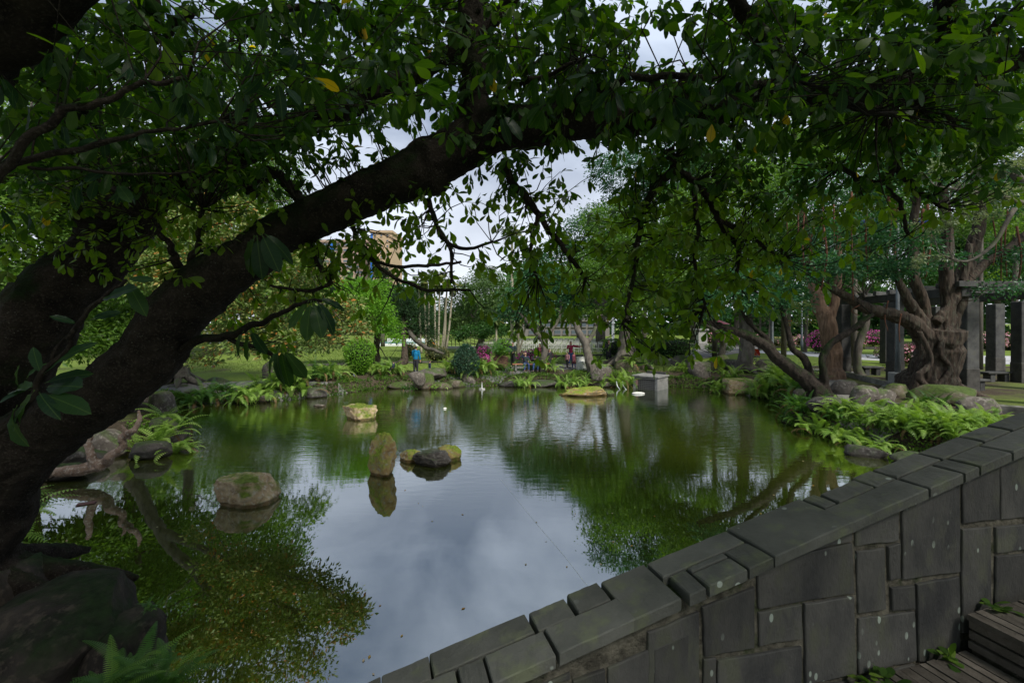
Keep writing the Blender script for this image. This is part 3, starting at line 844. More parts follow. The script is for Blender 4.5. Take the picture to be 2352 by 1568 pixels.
LM['dark'] = leaf_mat('dark_leaf', [(0, (0.015, 0.045, 0.012)), (.6, (0.036, 0.095, 0.022)), (1, (0.075, 0.15, 0.035))], (1.5, 1.8, .7), .35, .38)
LM['teal'] = leaf_mat('blue_green_leaf', [(0, (0.02, 0.065, 0.03)), (.6, (0.04, 0.115, 0.05)), (1, (0.08, 0.18, 0.07))], (1.3, 1.7, .7), .3, .34)
LM['juniper'] = leaf_mat('juniper_leaf', [(0, (0.008, 0.025, 0.010)), (.7, (0.02, 0.05, 0.016)), (1, (0.05, 0.09, 0.02))], (1.2, 1.4, .6), .2, .6)
LM['orange'] = leaf_mat('mottled_orange_leaf', [(0, (0.06, 0.12, 0.022)), (.5, (0.16, 0.24, 0.06)), (.74, (0.30, 0.33, 0.11)), (.82, (0.34, 0.20, 0.05)), (.93, (0.42, 0.14, 0.03)), (1, (0.45, 0.28, 0.12))], (1.0, 1.1, .4), .22, .42)
LM['grey'] = leaf_mat('greyish_leaf', [(0, (0.04, 0.08, 0.025)), (.6, (0.085, 0.15, 0.045)), (1, (0.17, 0.24, 0.08))], (1.3, 1.5, .7), .35, .45)
LM['pale'] = leaf_mat('pale_vine_leaf', [(0, (0.10, 0.15, 0.07)), (.6, (0.20, 0.24, 0.12)), (1, (0.34, 0.36, 0.22))], (1.2, 1.3, .7), .35, .5)
LM['topiary'] = leaf_mat('topiary_leaf', [(0, (0.015, 0.045, 0.026)), (.7, (0.035, 0.085, 0.05)), (1, (0.07, 0.13, 0.07))], (1.2, 1.4, .6), .25, .35)
LM['azalea'] = leaf_mat('azalea_leaf', [(0, (0.06, 0.085, 0.025)), (.6, (0.12, 0.13, 0.05)), (1, (0.20, 0.18, 0.08))], (1.2, 1.3, .6), .3, .5)
LM['pink'] = leaf_mat('magenta_blossom', [(0, (0.42, 0.04, 0.25)), (.6, (0.60, 0.07, 0.38)), (1, (0.75, 0.25, 0.55))], (1.2, 1.0, 1.1), .35, .6)
LM['rose'] = leaf_mat('pale_pink_blossom', [(0, (0.55, 0.18, 0.26)), (.6, (0.70, 0.35, 0.42)), (1, (0.85, 0.62, 0.70))], (1.1, 1.0, 1.0), .35, .6)
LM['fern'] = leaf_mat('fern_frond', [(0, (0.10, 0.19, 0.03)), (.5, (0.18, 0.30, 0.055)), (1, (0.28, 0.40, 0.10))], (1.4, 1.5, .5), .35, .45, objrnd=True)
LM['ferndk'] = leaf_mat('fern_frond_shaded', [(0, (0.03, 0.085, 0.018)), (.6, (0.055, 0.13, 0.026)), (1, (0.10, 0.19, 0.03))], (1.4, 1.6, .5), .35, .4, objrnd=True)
LM['palm'] = leaf_mat('palm_leaf', [(0, (0.05, 0.09, 0.025)), (.6, (0.09, 0.14, 0.04)), (1, (0.22, 0.22, 0.07))], (1.3, 1.4, .6), .3, .4)

# ------------------------------------------------------------------ the foreground tree
TR0 = Wp(-85, 1330, 4.9)
fgt = empty('fig_tree', (TR0[0], TR0[1], .8), 'huge dark leaning tree whose thick limb arches over the pond from the lower left', 'tree')
FT = np.array(fgt.location)
A = [(-100,1520,4.95,96),(-82,1384,4.9,90),(-50,1210,4.85,86),(-12,1110,4.8,86),(70,1010,4.75,78),(198,935,4.7,64),(322,838,4.65,67),(405,733,4.65,64),(480,650,4.65,61),(557,600,4.65,52),(630,552,4.65,49),(702,510,4.7,49),(868,430,4.75,51),(968,393,4.8,57),(1052,345,4.85,56),(1100,310,4.88,55),(1200,290,4.95,49),(1330,275,5.0,44),(1480,262,5.1,40),(1640,240,5.2,40),(1790,224,5.3,42),(1930,212,5.4,42),(2060,206,5.5,40),(2170,190,5.6,36),(2290,150,5.7,26),(2420,110,5.8,18)]
B = [(-40,1120,4.95,66),(-20,980,5.1,72),(45,810,5.25,76),(120,705,5.35,73),(215,600,5.4,64),(290,520,5.45,50),(355,458,5.5,40),(462,400,5.6,37),(592,332,5.65,32),(690,287,5.65,31),(790,247,5.7,30),(900,195,5.8,25),(1010,140,5.9,20),(1120,60,6.0,16),(1230,-60,6.1,12)]
Cc = [(235,570,5.45,52),(220,470,5.5,44),(205,370,5.6,38),(190,280,5.7,36),(165,205,5.8,40),(110,140,5.9,38),(40,40,6,32),(-60,-120,6.1,28)]
D1 = [(1085,320,4.85,60),(1092,230,4.8,36),(1086,120,4.75,31),(1080,0,4.7,29),(1072,-160,4.6,27),(1090,-400,4.5,22)]
D2 = [(1850,225,5.3,34),(1800,150,5.25,24),(1745,80,5.2,20),(1690,0,5.1,18),(1640,-120,5,16),(1600,-320,4.9,12)]
D3 = [(2150,195,5.6,34),(2178,120,5.5,30),(2180,30,5.45,28),(2190,-90,5.4,24),(2230,-300,5.3,18)]
D4 = [(-700,900,3.6,150),(-420,480,3.3,130),(-180,180,3.2,112),(-20,40,3.1,104),(110,-60,3.0,92),(300,-260,2.9,70)]
E1 = [(570,440,5.6,28),(620,395,5.55,14),(655,420,5.35,14),(700,470,5.0,13)]
wood = []
for p in (A, B, Cc, D1, D2, D3, E1):
    P, Rr = limbs_px([p])[0]
    P, Rr = wobble(P, Rr, .06, 5)
    wood.append(tube(P, Rr, 14))
for (u, v, d, r) in [(1000,415,4.78,36),(590,580,4.62,18),(415,650,4.6,20),(300,860,4.6,18),(60,1010,4.6,42),(1300,300,4.95,24),(1215,315,4.95,30),(830,395,4.7,10),(560,650,4.6,14),(118,640,5.2,16)]:
    wood.append(ellipsoid(Wp(u, v, d), px(r, d), 8, 6))
wood += root_flare(np.array([TR0[0], TR0[1], .75]), .55, 8, 2.4, .9)
wood = [(V-FT, F) for V, F in wood]
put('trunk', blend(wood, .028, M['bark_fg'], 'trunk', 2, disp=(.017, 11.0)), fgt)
P, Rr = limbs_px([D4])[0]; V, F = tube(*wobble(P, Rr, .05, 5), 16)
lt = empty('leaning_limb', (Wp(-700,900,3.6)[0], 3.6, .8), 'black silhouette of a thick trunk crossing the top left corner', 'tree')
V0, F0 = tube(np.array([[Wp(-700,900,3.6)[0]-.3, 3.7, .3], Wp(-700,900,3.6)]), [.62, px(150, 3.6)], 16)
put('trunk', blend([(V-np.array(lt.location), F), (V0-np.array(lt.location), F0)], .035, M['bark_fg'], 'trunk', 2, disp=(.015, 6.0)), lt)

# visible boughs hanging from the limb, each its own part
boughs = [
 [(1155,360,4.85,9),(1180,430,4.8,9),(1235,500,4.7,7.5),(1290,560,4.6,6),(1345,640,4.5,5)],
 [(1235,500,4.7,6),(1220,570,4.65,4),(1235,640,4.6,3)],
 [(1540,330,4.9,10),(1548,385,4.85,10),(1510,430,4.8,9),(1478,500,4.7,7),(1462,590,4.6,6),(1445,680,4.5,4),(1430,740,4.45,3)],
 [(1548,385,4.85,9),(1600,430,4.8,8),(1640,490,4.75,7),(1690,560,4.7,6),(1700,640,4.65,4)],
 [(1600,440,4.8,6),(1595,520,4.7,5),(1600,620,4.65,4),(1620,700,4.6,3)],
 [(1640,490,4.75,6),(1720,540,4.8,5),(1790,600,4.8,4)],
 [(985,455,4.75,6),(1000,520,4.6,6),(1030,560,4.5,5),(1080,570,4.45,4),(1130,555,4.4,3)],
 [(1000,520,4.6,5),(1040,590,4.55,4),(1035,650,4.5,3)],
 [(800,500,4.7,6),(830,560,4.6,5),(870,610,4.5,5),(930,650,4.45,4),(1000,668,4.4,4),(1080,665,4.35,3)],
 [(700,540,4.7,6),(730,600,4.5,6),(760,650,4.4,5),(700,668,4.3,4),(620,655,4.2,3)],
 [(860,600,4.5,4),(960,610,4.4,4),(1060,600,4.3,3)],
 [(420,800,4.6,10),(520,770,4.3,9),(600,740,4.0,7),(680,700,3.8,5),(740,690,3.7,4)],
 [(520,770,4.3,6),(600,800,4.1,5),(640,840,4.0,4)],
 [(395,640,4.6,13),(400,600,4.55,9),(385,560,4.5,7),(350,500,4.4,5)],
 [(410,640,4.6,11),(435,590,4.55,8),(455,540,4.5,6),(465,480,4.4,4)],
 [(420,640,4.6,9),(470,600,4.55,6),(540,560,4.5,4)],
 [(-60,470,2.6,11),(60,340,2.5,10),(150,260,2.5,9),(260,225,2.5,7),(330,190,2.5,6),(430,180,2.5,5)],
 [(-60,400,2.6,8),(30,380,2.6,8),(180,340,2.6,7),(330,310,2.6,5),(500,278,2.7,4)],
 [(70,385,2.6,4),(200,390,2.6,4),(330,400,2.6,3),(450,395,2.6,2.5)],
 [(-40,1010,2.3,8),(40,950,2.2,7),(95,880,2.2,6.5),(160,770,2.2,6),(225,690,2.2,5),(290,640,2.2,4)],
 [(95,880,2.2,5),(130,800,2.2,4),(190,740,2.2,3)],
 [(1240,270,4.9,14),(1330,215,4.6,11),(1420,190,4.2,9),(1540,180,3.9,8),(1660,178,3.6,6)],
 [(1130,240,4.8,9),(1190,190,4.5,7),(1260,170,4.2,5),(1330,140,4.0,4)],
 [(2000,250,5.4,12),(2060,330,5.3,10),(2040,400,5.2,8),(1990,420,5.1,7),(1930,380,5.0,5)],
 [(2060,330,5.3,9),(2080,400,5.2,8),(2120,450,5.1,6),(2160,480,5,4)],
 [(2040,400,5.2,6),(2070,480,5.1,5),(2090,540,5.0,4)],
 [(2200,300,5.5,10),(2120,250,5.2,8),(2030,260,4.2,6),(1960,230,3.8,5),(1820,185,3.6,4)],
 [(880,60,5.9,10),(780,30,5.8,9),(700,20,5.7,8),(560,90,5.6,6)],
 [(360,-40,5.6,12),(345,40,5.6,10),(370,90,5.6,7),(420,130,5.6,6)],
 [(450,20,5.6,9),(385,75,5.6,8),(330,130,5.6,6)],
 [(2300,140,5.6,10),(2250,90,5.5,8),(2352,0,5.4,8)],
]
NODE = []          # points the twigs can spring from
for p in boughs:
    P, Rr = limbs_px([p])[0]; P, Rr = wobble(P, Rr, .5, 6)
    NODE += list(P[2:])
    mb = MB(); mb.tube(P-FT, Rr, 7)
    put('branch', mb.mesh('branch', M['bark_fg'], True), fgt)
for p in (A, B, Cc, D1, D2, D3):
    P, Rr = limbs_px([p[4:] if p in (A, B) else p])[0]; NODE += list(spline(P, 4))
NODE = np.array(NODE)

# leaf cover of the tree: how thickly the sprays of leaves hang, 49 px cells; digits 0..9
COVER = [
 "666666665116777777777777777773233667777777777777",
 "777777776226777777777777777775002677777777777777",
 "777777777567777777777777777776001677777777777777",
 "777777777777777777777777777777677777777777777777",
 "777777777777777777777777777777777777777777777777",
 "777777777777777765555666667677777777777777777777",
 "777777777777775311123445554366666676655666666666",
 "666677777777654421111134421115666677554455555544",
 "555556665554432111111134332015666666554444432222",
 "444455555444321122332024432125666666544333211111",
 "333344433333222333343023541335665555443222110000",
 "222222322222346665432123553244555554332111000000",
 "111111222211245553223232553255455554221100000000",
 "000000111101123222122112552345455543211000000000",
 "000000000001221111000001343234455431100000000000",
 "000000000001211000000000232134553211000000000000",
 "000000000000110000000000010012222100000000000000",
]
tips, tdir, tL = [], [], []
for r_, row in enumerate(COVER):
    for c_, ch in enumerate(row):
        k = int(ch); n = int(k*(1.05 if r_ < 7 else .95) + rng.random())
        for _ in range(n):
            u = (c_+rng.random())*49; v = (r_+rng.random())*49
            if r_ >= 6: d = rng.uniform(4.1, 5.6)
            elif rng.random() < .07: d = rng.uniform(2.6, 3.6)
            else: d = rng.uniform(4.1, 8.2)
            if d > 6 and r_ < 9 and c_ < 16 and rng.random() < .4: d += rng.uniform(0, 4)
            tips.append(Wp(u, v, d)); tL.append((.145 if r_ < 7 else .118) if d < 6 else .17)
# unseen sprays added overhead, behind and beside the camera to shade the foreground
for _ in range(2200):
    p = np.array([rng.uniform(-10, 10), rng.uniform(-3, 6.5), rng.uniform(7.6, 11)])
    tips.append(p); tL.append(.36)
for _ in range(1100):
    p = np.array([rng.uniform(-12, 12), rng.uniform(-9, -2.6), rng.uniform(3.4, 9.5)])
    tips.append(p); tL.append(.38)
for _ in range(500):
    sg = rng.choice([-1, 1]); p = np.array([sg*rng.uniform(8.5, 12), rng.uniform(-4, 5), rng.uniform(3.5, 9)])
    tips.append(p); tL.append(.38)
tips = np.array(tips); tL = np.array(tL)
nt_ = len(tips)
near_i = np.argmin(((tips[:, None, :]-NODE[None])**2).sum(2), axis=1)
nd = NODE[near_i]; dv = tips - nd; dist = np.linalg.norm(dv, axis=1)
tdir = norm(norm(dv) + rng.normal(size=(nt_, 3))*.5 + np.array([0, 0, -.25]))
def sprays(tips, tdir, tL, tpl, m=8):
    n = len(tips); idx = np.repeat(np.arange(n), m); N_ = n*m
    D = tdir[idx]; X, Y, Z = frames(D, norm(np.array([0, 0, 1.0])+rng.normal(size=(N_, 3))*.05))
    az = (np.tile(np.arange(m), n)*2.4 + np.repeat(rng.random(n)*6.3, m) + rng.random(N_)*.5)
    rad = X*np.cos(az)[:, None] + Z*np.sin(az)[:, None]
    back = rng.random(N_)
    Yd = norm(D*(.35+.5*(1-back))[:, None] + rad*(.75+.4*rng.random(N_))[:, None] + np.array([0, 0, -.85])*(.4+rng.random(N_))[:, None])
    P = tips[idx] - D*(back*.17)[:, None] + rng.normal(size=(N_, 3))*.008 + Yd*.022
    Ls = tL[idx]*(.6+.55*rng.random(N_))
    up = norm(np.array([0, 0, 1.0]) + D*.4 + rng.normal(size=(N_, 3))*.35)
    return P, Yd, up, Ls
P, Yd, up, Ls = sprays(tips, tdir, tL, TPL_MED, 8)
backlit_low = (tips[:, 2] < 3.8 + (HZ-440)/FPX*tips[:, 1])*.42  # backlight painted in: lower hanging sprays take lighter leaf colours
rn = np.clip(np.minimum(np.repeat(rng.random(nt_)*.36 + backlit_low, 8) + rng.random(len(P))*.45, .97) + (rng.random(len(P)) < .004)*1, 0, 1)
# thin out leaves that would lie in the clear windows of sky (keeps the spray edges ragged)
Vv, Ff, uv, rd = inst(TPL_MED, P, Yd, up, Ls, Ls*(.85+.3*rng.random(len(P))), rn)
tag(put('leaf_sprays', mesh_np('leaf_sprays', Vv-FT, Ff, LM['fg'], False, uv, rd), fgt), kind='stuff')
# twigs
twV, twF = [], []
tb = 0
def twig_batch(A_, B_, r0, r1, sag):
    """4-sided three-segment twigs between point arrays"""
    n = len(A_); t = np.array([0, .35, .7, 1.0]); mid = np.array([0, 1, .9, 0])
    off = rng.normal(size=(n, 3))*np.linalg.norm(B_-A_, axis=1)[:, None]*.09 + np.array([0, 0, -1.0])*sag
    C = A_[:, None]*(1-t)[None, :, None] + B_[:, None]*t[None, :, None] + off[:, None]*mid[None, :, None]
    X, Y, Z = frames(B_-A_+1e-5, np.tile([0.13, .2, 1.0], (n, 1)))
    rr = np.linspace(r0, r1, 4)
    ring = np.stack([X, Z, -X, -Z], 1)
    V = C[:, :, None, :] + ring[:, None]*rr[None, :, None, None]
    V = V.reshape(-1, 3); base = np.arange(n)*16; F = []
    for a in range(3):
        for k in range(4):
            F.append(np.stack([base+a*4+k, base+a*4+(k+1) % 4, base+a*4+4+(k+1) % 4, base+a*4+4+k], 1))
    return V, np.vstack(F)
sel = (dist < 1.1)
V1, F1 = twig_batch(nd[sel], tips[sel]-tdir[sel]*.02, .007, .003, .03)
far_ = ~sel
st_ = tips[far_] - norm(dv[far_])*np.minimum(dist[far_], .18)[:, None]
V2, F2 = twig_batch(st_, tips[far_]-tdir[far_]*.02, .006, .003, .03)
put('twigs', mesh_np('twigs', np.vstack([V1, V2])-FT, np.vstack([F1, F2+len(V1)]), M['bark_fg'], True), fgt)['kind'] = 'stuff'

# the nearest leaves, one by one
NL = []
bigs = [mesh_np('leaf', *(lambda t: (t[0], t[1]))(leaf_tpl([(0,.010),(.12,.016),(.2,.09),(.36,.17*w),(.52,.205*w),(.68,.215*w),(.82,.17*w),(.93,.085*w),(1,0)], f_, dr, wv)), LM['fgnear'], True, leaf_tpl([(0,.010),(.12,.016),(.2,.09),(.36,.17*w),(.52,.205*w),(.68,.215*w),(.82,.17*w),(.93,.085*w),(1,0)], f_, dr, wv)[2]) for w, f_, dr, wv in [(.82,.1,.2,.012),(.7,.16,.35,.02),(.9,.06,.1,.015),(.76,.12,.5,.01)]]
near_sprays = [(u, v, d) for u, v, d in
 [(120,150,2.7),(200,110,2.9),(310,175,2.5),(430,190,2.4),(470,250,2.5),(395,235,2.6),(520,165,2.6),(560,110,2.8),(620,130,2.6),(660,200,2.5),(700,120,2.7),(600,240,2.6),(500,290,2.7),(480,330,2.8),(340,285,2.7),(230,330,2.7),(90,300,2.8),(60,230,2.6),(150,420,2.8),(280,430,2.8),(760,60,2.8),(820,150,3.0),(850,240,3.2),(1160,130,3.2),(1250,120,3.1),(1330,190,3.0),(1390,240,3.0),(1450,160,3.1),(1520,210,2.8),(1560,260,2.9),(1600,200,2.8),(1660,190,2.8),(1700,240,2.9),(1760,120,2.9),(1840,160,2.9),(1820,240,3.2),(1950,190,3.1),(2050,190,3.2),(2110,90,3.1),(2230,140,3.2),(2300,230,3.3),(60,480,3.0)]]
bvn = NODE
for (u, v, d) in near_sprays:
    tip = Wp(u, v, d); D = norm(np.array([random.uniform(-.6, 1), random.uniform(-.3, .3), random.uniform(-.7, .1)]))
    Pq, Yq, uq, Lq = sprays(tip[None], D[None], np.array([.165]), None, 6)
    for k in range(6): NL.append((Pq[k], Yq[k], uq[k], Lq[k]))
    V_, F_ = tube(spline(np.array([tip-D*.5+[0, 0, .08], tip-D*.25+[0, 0, .05], tip]), 4), np.linspace(.0045, .0028, 9), 5)
    put('branch', mesh_py('branch', V_-FT, F_, M['bark_fg'], True), fgt)
# the spray low on the left and the pair hanging before the limb: placed leaf by leaf (u, v base; u, v tip; depth)
for u0, v0, u1, v1, d in [(80,895,20,975,2.15),(85,890,0,880,2.2),(90,900,105,935,2.2),(100,905,190,935,2.2),(70,895,-5,905,2.25),(95,870,140,775,2.2),(100,880,195,850,2.25),(60,925,8,985,2.1),(40,930,-20,1010,2.15),(95,860,70,800,2.2),(180,745,120,722,2.2),(205,735,275,712,2.2),(105,888,175,880,2.3),(50,900,15,850,2.3),(60,870,90,830,2.3),(230,690,300,655,2.2),(290,640,350,640,2.2),(290,640,330,720,2.25),
  (585,540,555,635,3.6),(590,540,600,640,3.6),(600,535,640,620,3.6),(590,540,540,600,3.7),(605,535,670,580,3.7),(720,690,740,770,3.5),(715,690,700,780,3.5),(725,690,775,750,3.5),(710,690,660,750,3.6),(730,685,790,700,3.6),(640,800,620,880,3.6),(645,800,660,890,3.6),(640,805,590,860,3.7),(650,800,700,870,3.6),(570,760,560,830,3.8),(560,760,520,820,3.8),(575,755,610,820,3.8),
  (1095,155,1088,200,3.6),(1140,265,1110,300,3.8),(1150,265,1165,320,3.8),(1155,262,1200,310,3.8)]:
    a = Wp(u0, v0, d); b_ = Wp(u1, v1, d+random.uniform(-.12, .12))
    NL.append((a, norm(b_-a), norm(np.array([random.uniform(-.4, .4), -.75, .7])), np.linalg.norm(b_-a)*1.04))
for (p, y, u_, l_) in NL[:300]:
    X, Y, Z = frames(y[None], u_[None])
    Mx = Matrix((( X[0][0], Y[0][0], Z[0][0]), (X[0][1], Y[0][1], Z[0][1]), (X[0][2], Y[0][2], Z[0][2]))).to_4x4()
    o = put('leaf', random.choice(bigs), fgt)
    o.matrix_local = Matrix.Translation(Vector((p-FT).tolist())) @ Mx @ Matrix.Scale(float(l_), 4)

# ------------------------------------------------------------------ ferns
def frond_mesh(name, n=19, curl=1.0, wid=.15, mat=None, tw=0.0):
    s = np.linspace(0, 1, n+1); th = R(84) - s**1.25*R(112)*curl
    st = 1.0/n; y = np.concatenate([[0], np.cumsum(np.cos(th[:-1])*st)]); z = np.concatenate([[0], np.cumsum(np.sin(th[:-1])*st)])
    V, F = [], []
    for k in range(n):      # rachis as a thin ribbon with a ridge
        b = len(V); w = .008*(1-.7*s[k])
        V += [(-w, y[k], z[k]), (w, y[k], z[k]), (w*.8, y[k+1], z[k+1]), (-w*.8, y[k+1], z[k+1])]; F += [(b, b+1, b+2), (b, b+2, b+3)]
    for k in range(2, n):
        f = s[k]; ln = wid*math.sin(min(1, f*1.5+.12)*math.pi*.5)*(1-f**2.6)*1.02 + .012
        dy, dz = math.cos(th[k]), math.sin(th[k])
        for sg in (-1, 1):
            b = len(V); hw = .30/n
            tipx = sg*ln*.93; ty = y[k] + dy*ln*.34; tz = z[k] + dz*ln*.34 - ln*.22
            V += [(0, y[k]-dy*hw, z[k]-dz*hw), (0, y[k]+dy*hw*.9, z[k]+dz*hw*.9), (sg*ln*.5, y[k]+dy*(ln*.17+hw), z[k]+dz*(ln*.17+hw)-ln*.04), (tipx, ty, tz), (sg*ln*.5, y[k]+dy*(ln*.17-hw), z[k]+dz*(ln*.17-hw)-ln*.04)]
            q = [(b, b+1, b+2), (b, b+2, b+4), (b+4, b+2, b+3)]
            F += q if sg < 0 else [t_[::-1] for t_ in q]
    me = mesh_py(name, V, F, mat); return me
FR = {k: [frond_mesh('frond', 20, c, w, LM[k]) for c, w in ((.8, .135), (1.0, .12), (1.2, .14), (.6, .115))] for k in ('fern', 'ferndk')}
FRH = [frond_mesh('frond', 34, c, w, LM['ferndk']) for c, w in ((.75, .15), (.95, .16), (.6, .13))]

LM['dead'] = leaf_mat('withered_frond', [(0, (0.10, 0.06, 0.025)), (1, (0.22, 0.15, 0.06))], (1, .9, .6), .25, .7, objrnd=True)
FRD = [frond_mesh('frond', 20, c, w, LM['dead']) for c, w in ((1.35, .10), (1.5, .08))]

def fern(u, v, size, n, label, key='fern', spread=.05, d=None, z=None, group='ferns along the pond bank', lean=None, loc=None, hi=False, zk=1.0):
    """u, v: where the middle of the clump's root shows"""
    if loc is None:
        d0 = d if d else 20.0
        for _ in range(12):
            p = Wp(u, v, d0); h = ht(p[0], p[1])
            if d: break
            d0 = .5*d0 + .5*(CH-max(h, .02))*FPX/(v-HZ)
        p = Wp(u, v, d0); zz = max(ht(p[0], p[1]), .0) if z is None else z
        loc = (p[0], p[1], zz)
    t_ = empty('fern', loc, label, 'fern', group)
    for k in range(n):
        a = 2*math.pi*(k*.618) + random.uniform(-.3, .3); f = k/n
        tilt = R(random.uniform(-10, 12) + 34*(1-f)) 
        if lean is not None and random.random() < .35: a = lean + random.uniform(-1.0, 1.0)
        sc_ = size*random.uniform(.7, 1.2)
        mes = FRH if hi else FR[key]
        if not hi and k % 11 == 4: mes = FRD; tilt += R(22)
        dx, dy = random.uniform(-1, 1)*spread, random.uniform(-1, 1)*spread*.7; dz = 0 if spread < .1 else min(.1, max(-.5, max(ht(loc[0]+dx, loc[1]+dy), .02) - loc[2]))
        o = put('frond', random.choice(mes), t_, (dx, dy, dz), None, (sc_*random.choice((-1, 1)), sc_, sc_*zk))
        o.rotation_euler = (-tilt, random.uniform(-.15, .15), a-math.pi/2)
    return t_

# ------------------------------------------------------------------ rocks
def rock(name, c, size, label, mat, cat='rock', group=None, sub=4, flat=.8, seed=None, rz=0.0, facets=9, amp=.26, parent=None, rgh=.05):
    sd_ = seed if seed is not None else random.randint(0, 9999); rr = np.random.default_rng(sd_)
    bm = bmesh.new(); bmesh.ops.create_icosphere(bm, subdivisions=sub, radius=1.0)
    N_ = norm(rr.normal(size=(facets, 3))); cc = rr.uniform(.52, .84, facets)
    off = Vector(rr.uniform(-50, 50, 3).tolist())
    for v_ in bm.verts:
        p = v_.co.copy(); q = p*(1+amp*mnoise.noise(p*1.2+off))
        for n_, c_ in zip(N_, cc):
            nv = Vector(n_.tolist()); dd = q.dot(nv)-c_
            if dd > 0: q -= nv*dd*.92
        if q.z < .15:
            hr = math.hypot(q.x, q.y); k_ = min(1.0, .9/max(hr, .05))*.75 + .25 if hr < .9 else 1.0; q.x *= max(1, k_); q.y *= max(1, k_)
        if q.z > flat: q.z = flat + (q.z-flat)*.2
        q *= 1 + rgh*mnoise.fractal(q*3.5+off, 1.0, 2.0, 5) - rgh*1.6*abs(mnoise.noise(Vector((q.x*2, q.y*2, q.z*6))+off))
        v_.co = q
    for f in bm.faces: f.smooth = True
    me = bpy.data.meshes.new(name); bm.to_mesh(me); bm.free()
    co = np.empty(len(me.vertices)*3, np.float32); me.vertices.foreach_get('co', co); co = co.reshape(-1, 3)
    lo, hi = co.min(0), co.max(0); co = (co-(lo+hi)/2)/((hi-lo)/2)*np.array(size, np.float32)/2
    co[:, 2] += size[2]/2
    me.vertices.foreach_set('co', co.ravel()); me.materials.append(mat); me.update()
    o = put(name, me, parent, c, (0, 0, rz))
    return tag(o, label, cat, group) if parent is None else o

# ------------------------------------------------------------------ rocks in the pond and round its edge
def rock_px(u, v, w_px, h_px, label, mat, depth=None, z=0.0, sink=.25, d=None, **kw):
    d = d or (CH-z)*FPX/(v-HZ)
    w = px(w_px, d); h = px(h_px, d)
    dep = depth or w*.75
    c = Wp(u, v, d + dep*.4)
    rock(kw.pop('name', 'rock'), (c[0], c[1], z-h*sink), (w, dep, h*(1+sink)), label, mat, **kw)

rock_px(826, 966, 80, 37, 'squat flat-topped tan and grey boulder standing in the far left part of the pond', M['rock_tan'], seed=3, sub=5, rgh=.085, facets=5, flat=.5, sink=.9)
rock_px(878, 1096, 72, 100, 'tall upright boulder streaked with green moss, standing on end in the pond', M['rock_moss'], seed=21, sub=5, rgh=.085, facets=6, flat=.9, sink=.25, depth=.6)
rock_px(571, 1166, 146, 64, 'large loaf-shaped tan boulder alone in the near left water', M['rock_tan'], seed=12, sub=5, rgh=.085, facets=5, flat=.55, sink=.9, depth=1.0)
rock_px(992, 1074, 92, 34, 'rounded purplish grey boulder at the front of three low rocks', M['rock_grey'], seed=5, sub=5, rgh=.085, facets=2, flat=.9, sink=.5)
rock_px(947, 1062, 62, 25, 'low olive mossy rock at the left of the three low rocks', M['rock_moss'], seed=15, sub=5, rgh=.085, facets=2, flat=.9, sink=.6)
rock_px(1028, 1060, 66, 32, 'olive mossy slab leaning behind the purplish grey boulder', M['rock_moss'], seed=25, sub=5, rgh=.085, facets=3, flat=.85, sink=.6, rz=.3)
rock_px(1340, 911, 118, 21, 'broad flat yellowish rock just above the far water', M['rock_moss'], seed=35, sub=5, rgh=.085, facets=8, flat=.55, sink=.7, depth=1.3)
rock_px(1399, 908, 26, 11, 'small round pale rock beside the broad flat rock', M['rock_grey'], seed=36, sub=5, rgh=.085, facets=3, sink=.7)
rock_px(735, 935, 34, 5, 'thin slab barely above the water in the far left', M['rock_grey'], seed=37, sub=5, rgh=.085, facets=3, sink=1.5, depth=.5)
# near left corner
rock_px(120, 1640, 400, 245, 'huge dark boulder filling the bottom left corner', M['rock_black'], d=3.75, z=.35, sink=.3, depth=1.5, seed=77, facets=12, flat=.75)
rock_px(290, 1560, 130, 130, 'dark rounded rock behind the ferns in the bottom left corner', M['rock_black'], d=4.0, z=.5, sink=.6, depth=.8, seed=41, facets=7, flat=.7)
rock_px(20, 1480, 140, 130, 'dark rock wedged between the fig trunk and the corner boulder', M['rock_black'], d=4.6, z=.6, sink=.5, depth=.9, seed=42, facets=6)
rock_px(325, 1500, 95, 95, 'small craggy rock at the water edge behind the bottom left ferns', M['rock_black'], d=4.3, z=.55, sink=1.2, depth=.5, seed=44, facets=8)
# left bank
for (u, v, w, h, dd, lab, mt, sd_) in [
 (368, 985, 62, 95, 15.5, 'tall grey rock rising beside the ferns left of the pond', 'rock_grey', 51),
 (300, 1000, 90, 110, 15.2, 'big grey boulder behind the pale driftwood', 'rock_grey', 52),
 (385, 1035, 85, 62, 14.0, 'dark rock under the ferns at the left water edge', 'rock_dark', 53),
 (410, 1000, 50, 32, 14.6, 'brown rock ledge sticking out among the left bank ferns', 'rock_grey', 54),
 (240, 1075, 110, 60, 12.6, 'mossy green rock just behind the driftwood fork', 'rock_grey', 55),
 (180, 1100, 120, 50, 11.6, 'low dark rock under the driftwood', 'rock_dark', 56),
 (345, 1070, 90, 42, 12.4, 'flat dark rock at the foot of the left ferns', 'rock_dark', 57),
 (60, 1120, 100, 70, 10.4, 'dark mossy rock at the left edge of the water', 'rock_dark', 58),
 (150, 1120, 90, 36, 10.8, 'long low rock with roots beside the waterline', 'rock_dark', 59)]:
    rock_px(u, v, w, h, lab, M[mt], d=dd, z=0.0, sink=.3, seed=sd_, group='rocks of the left bank', rz=random.uniform(-.5, .5))
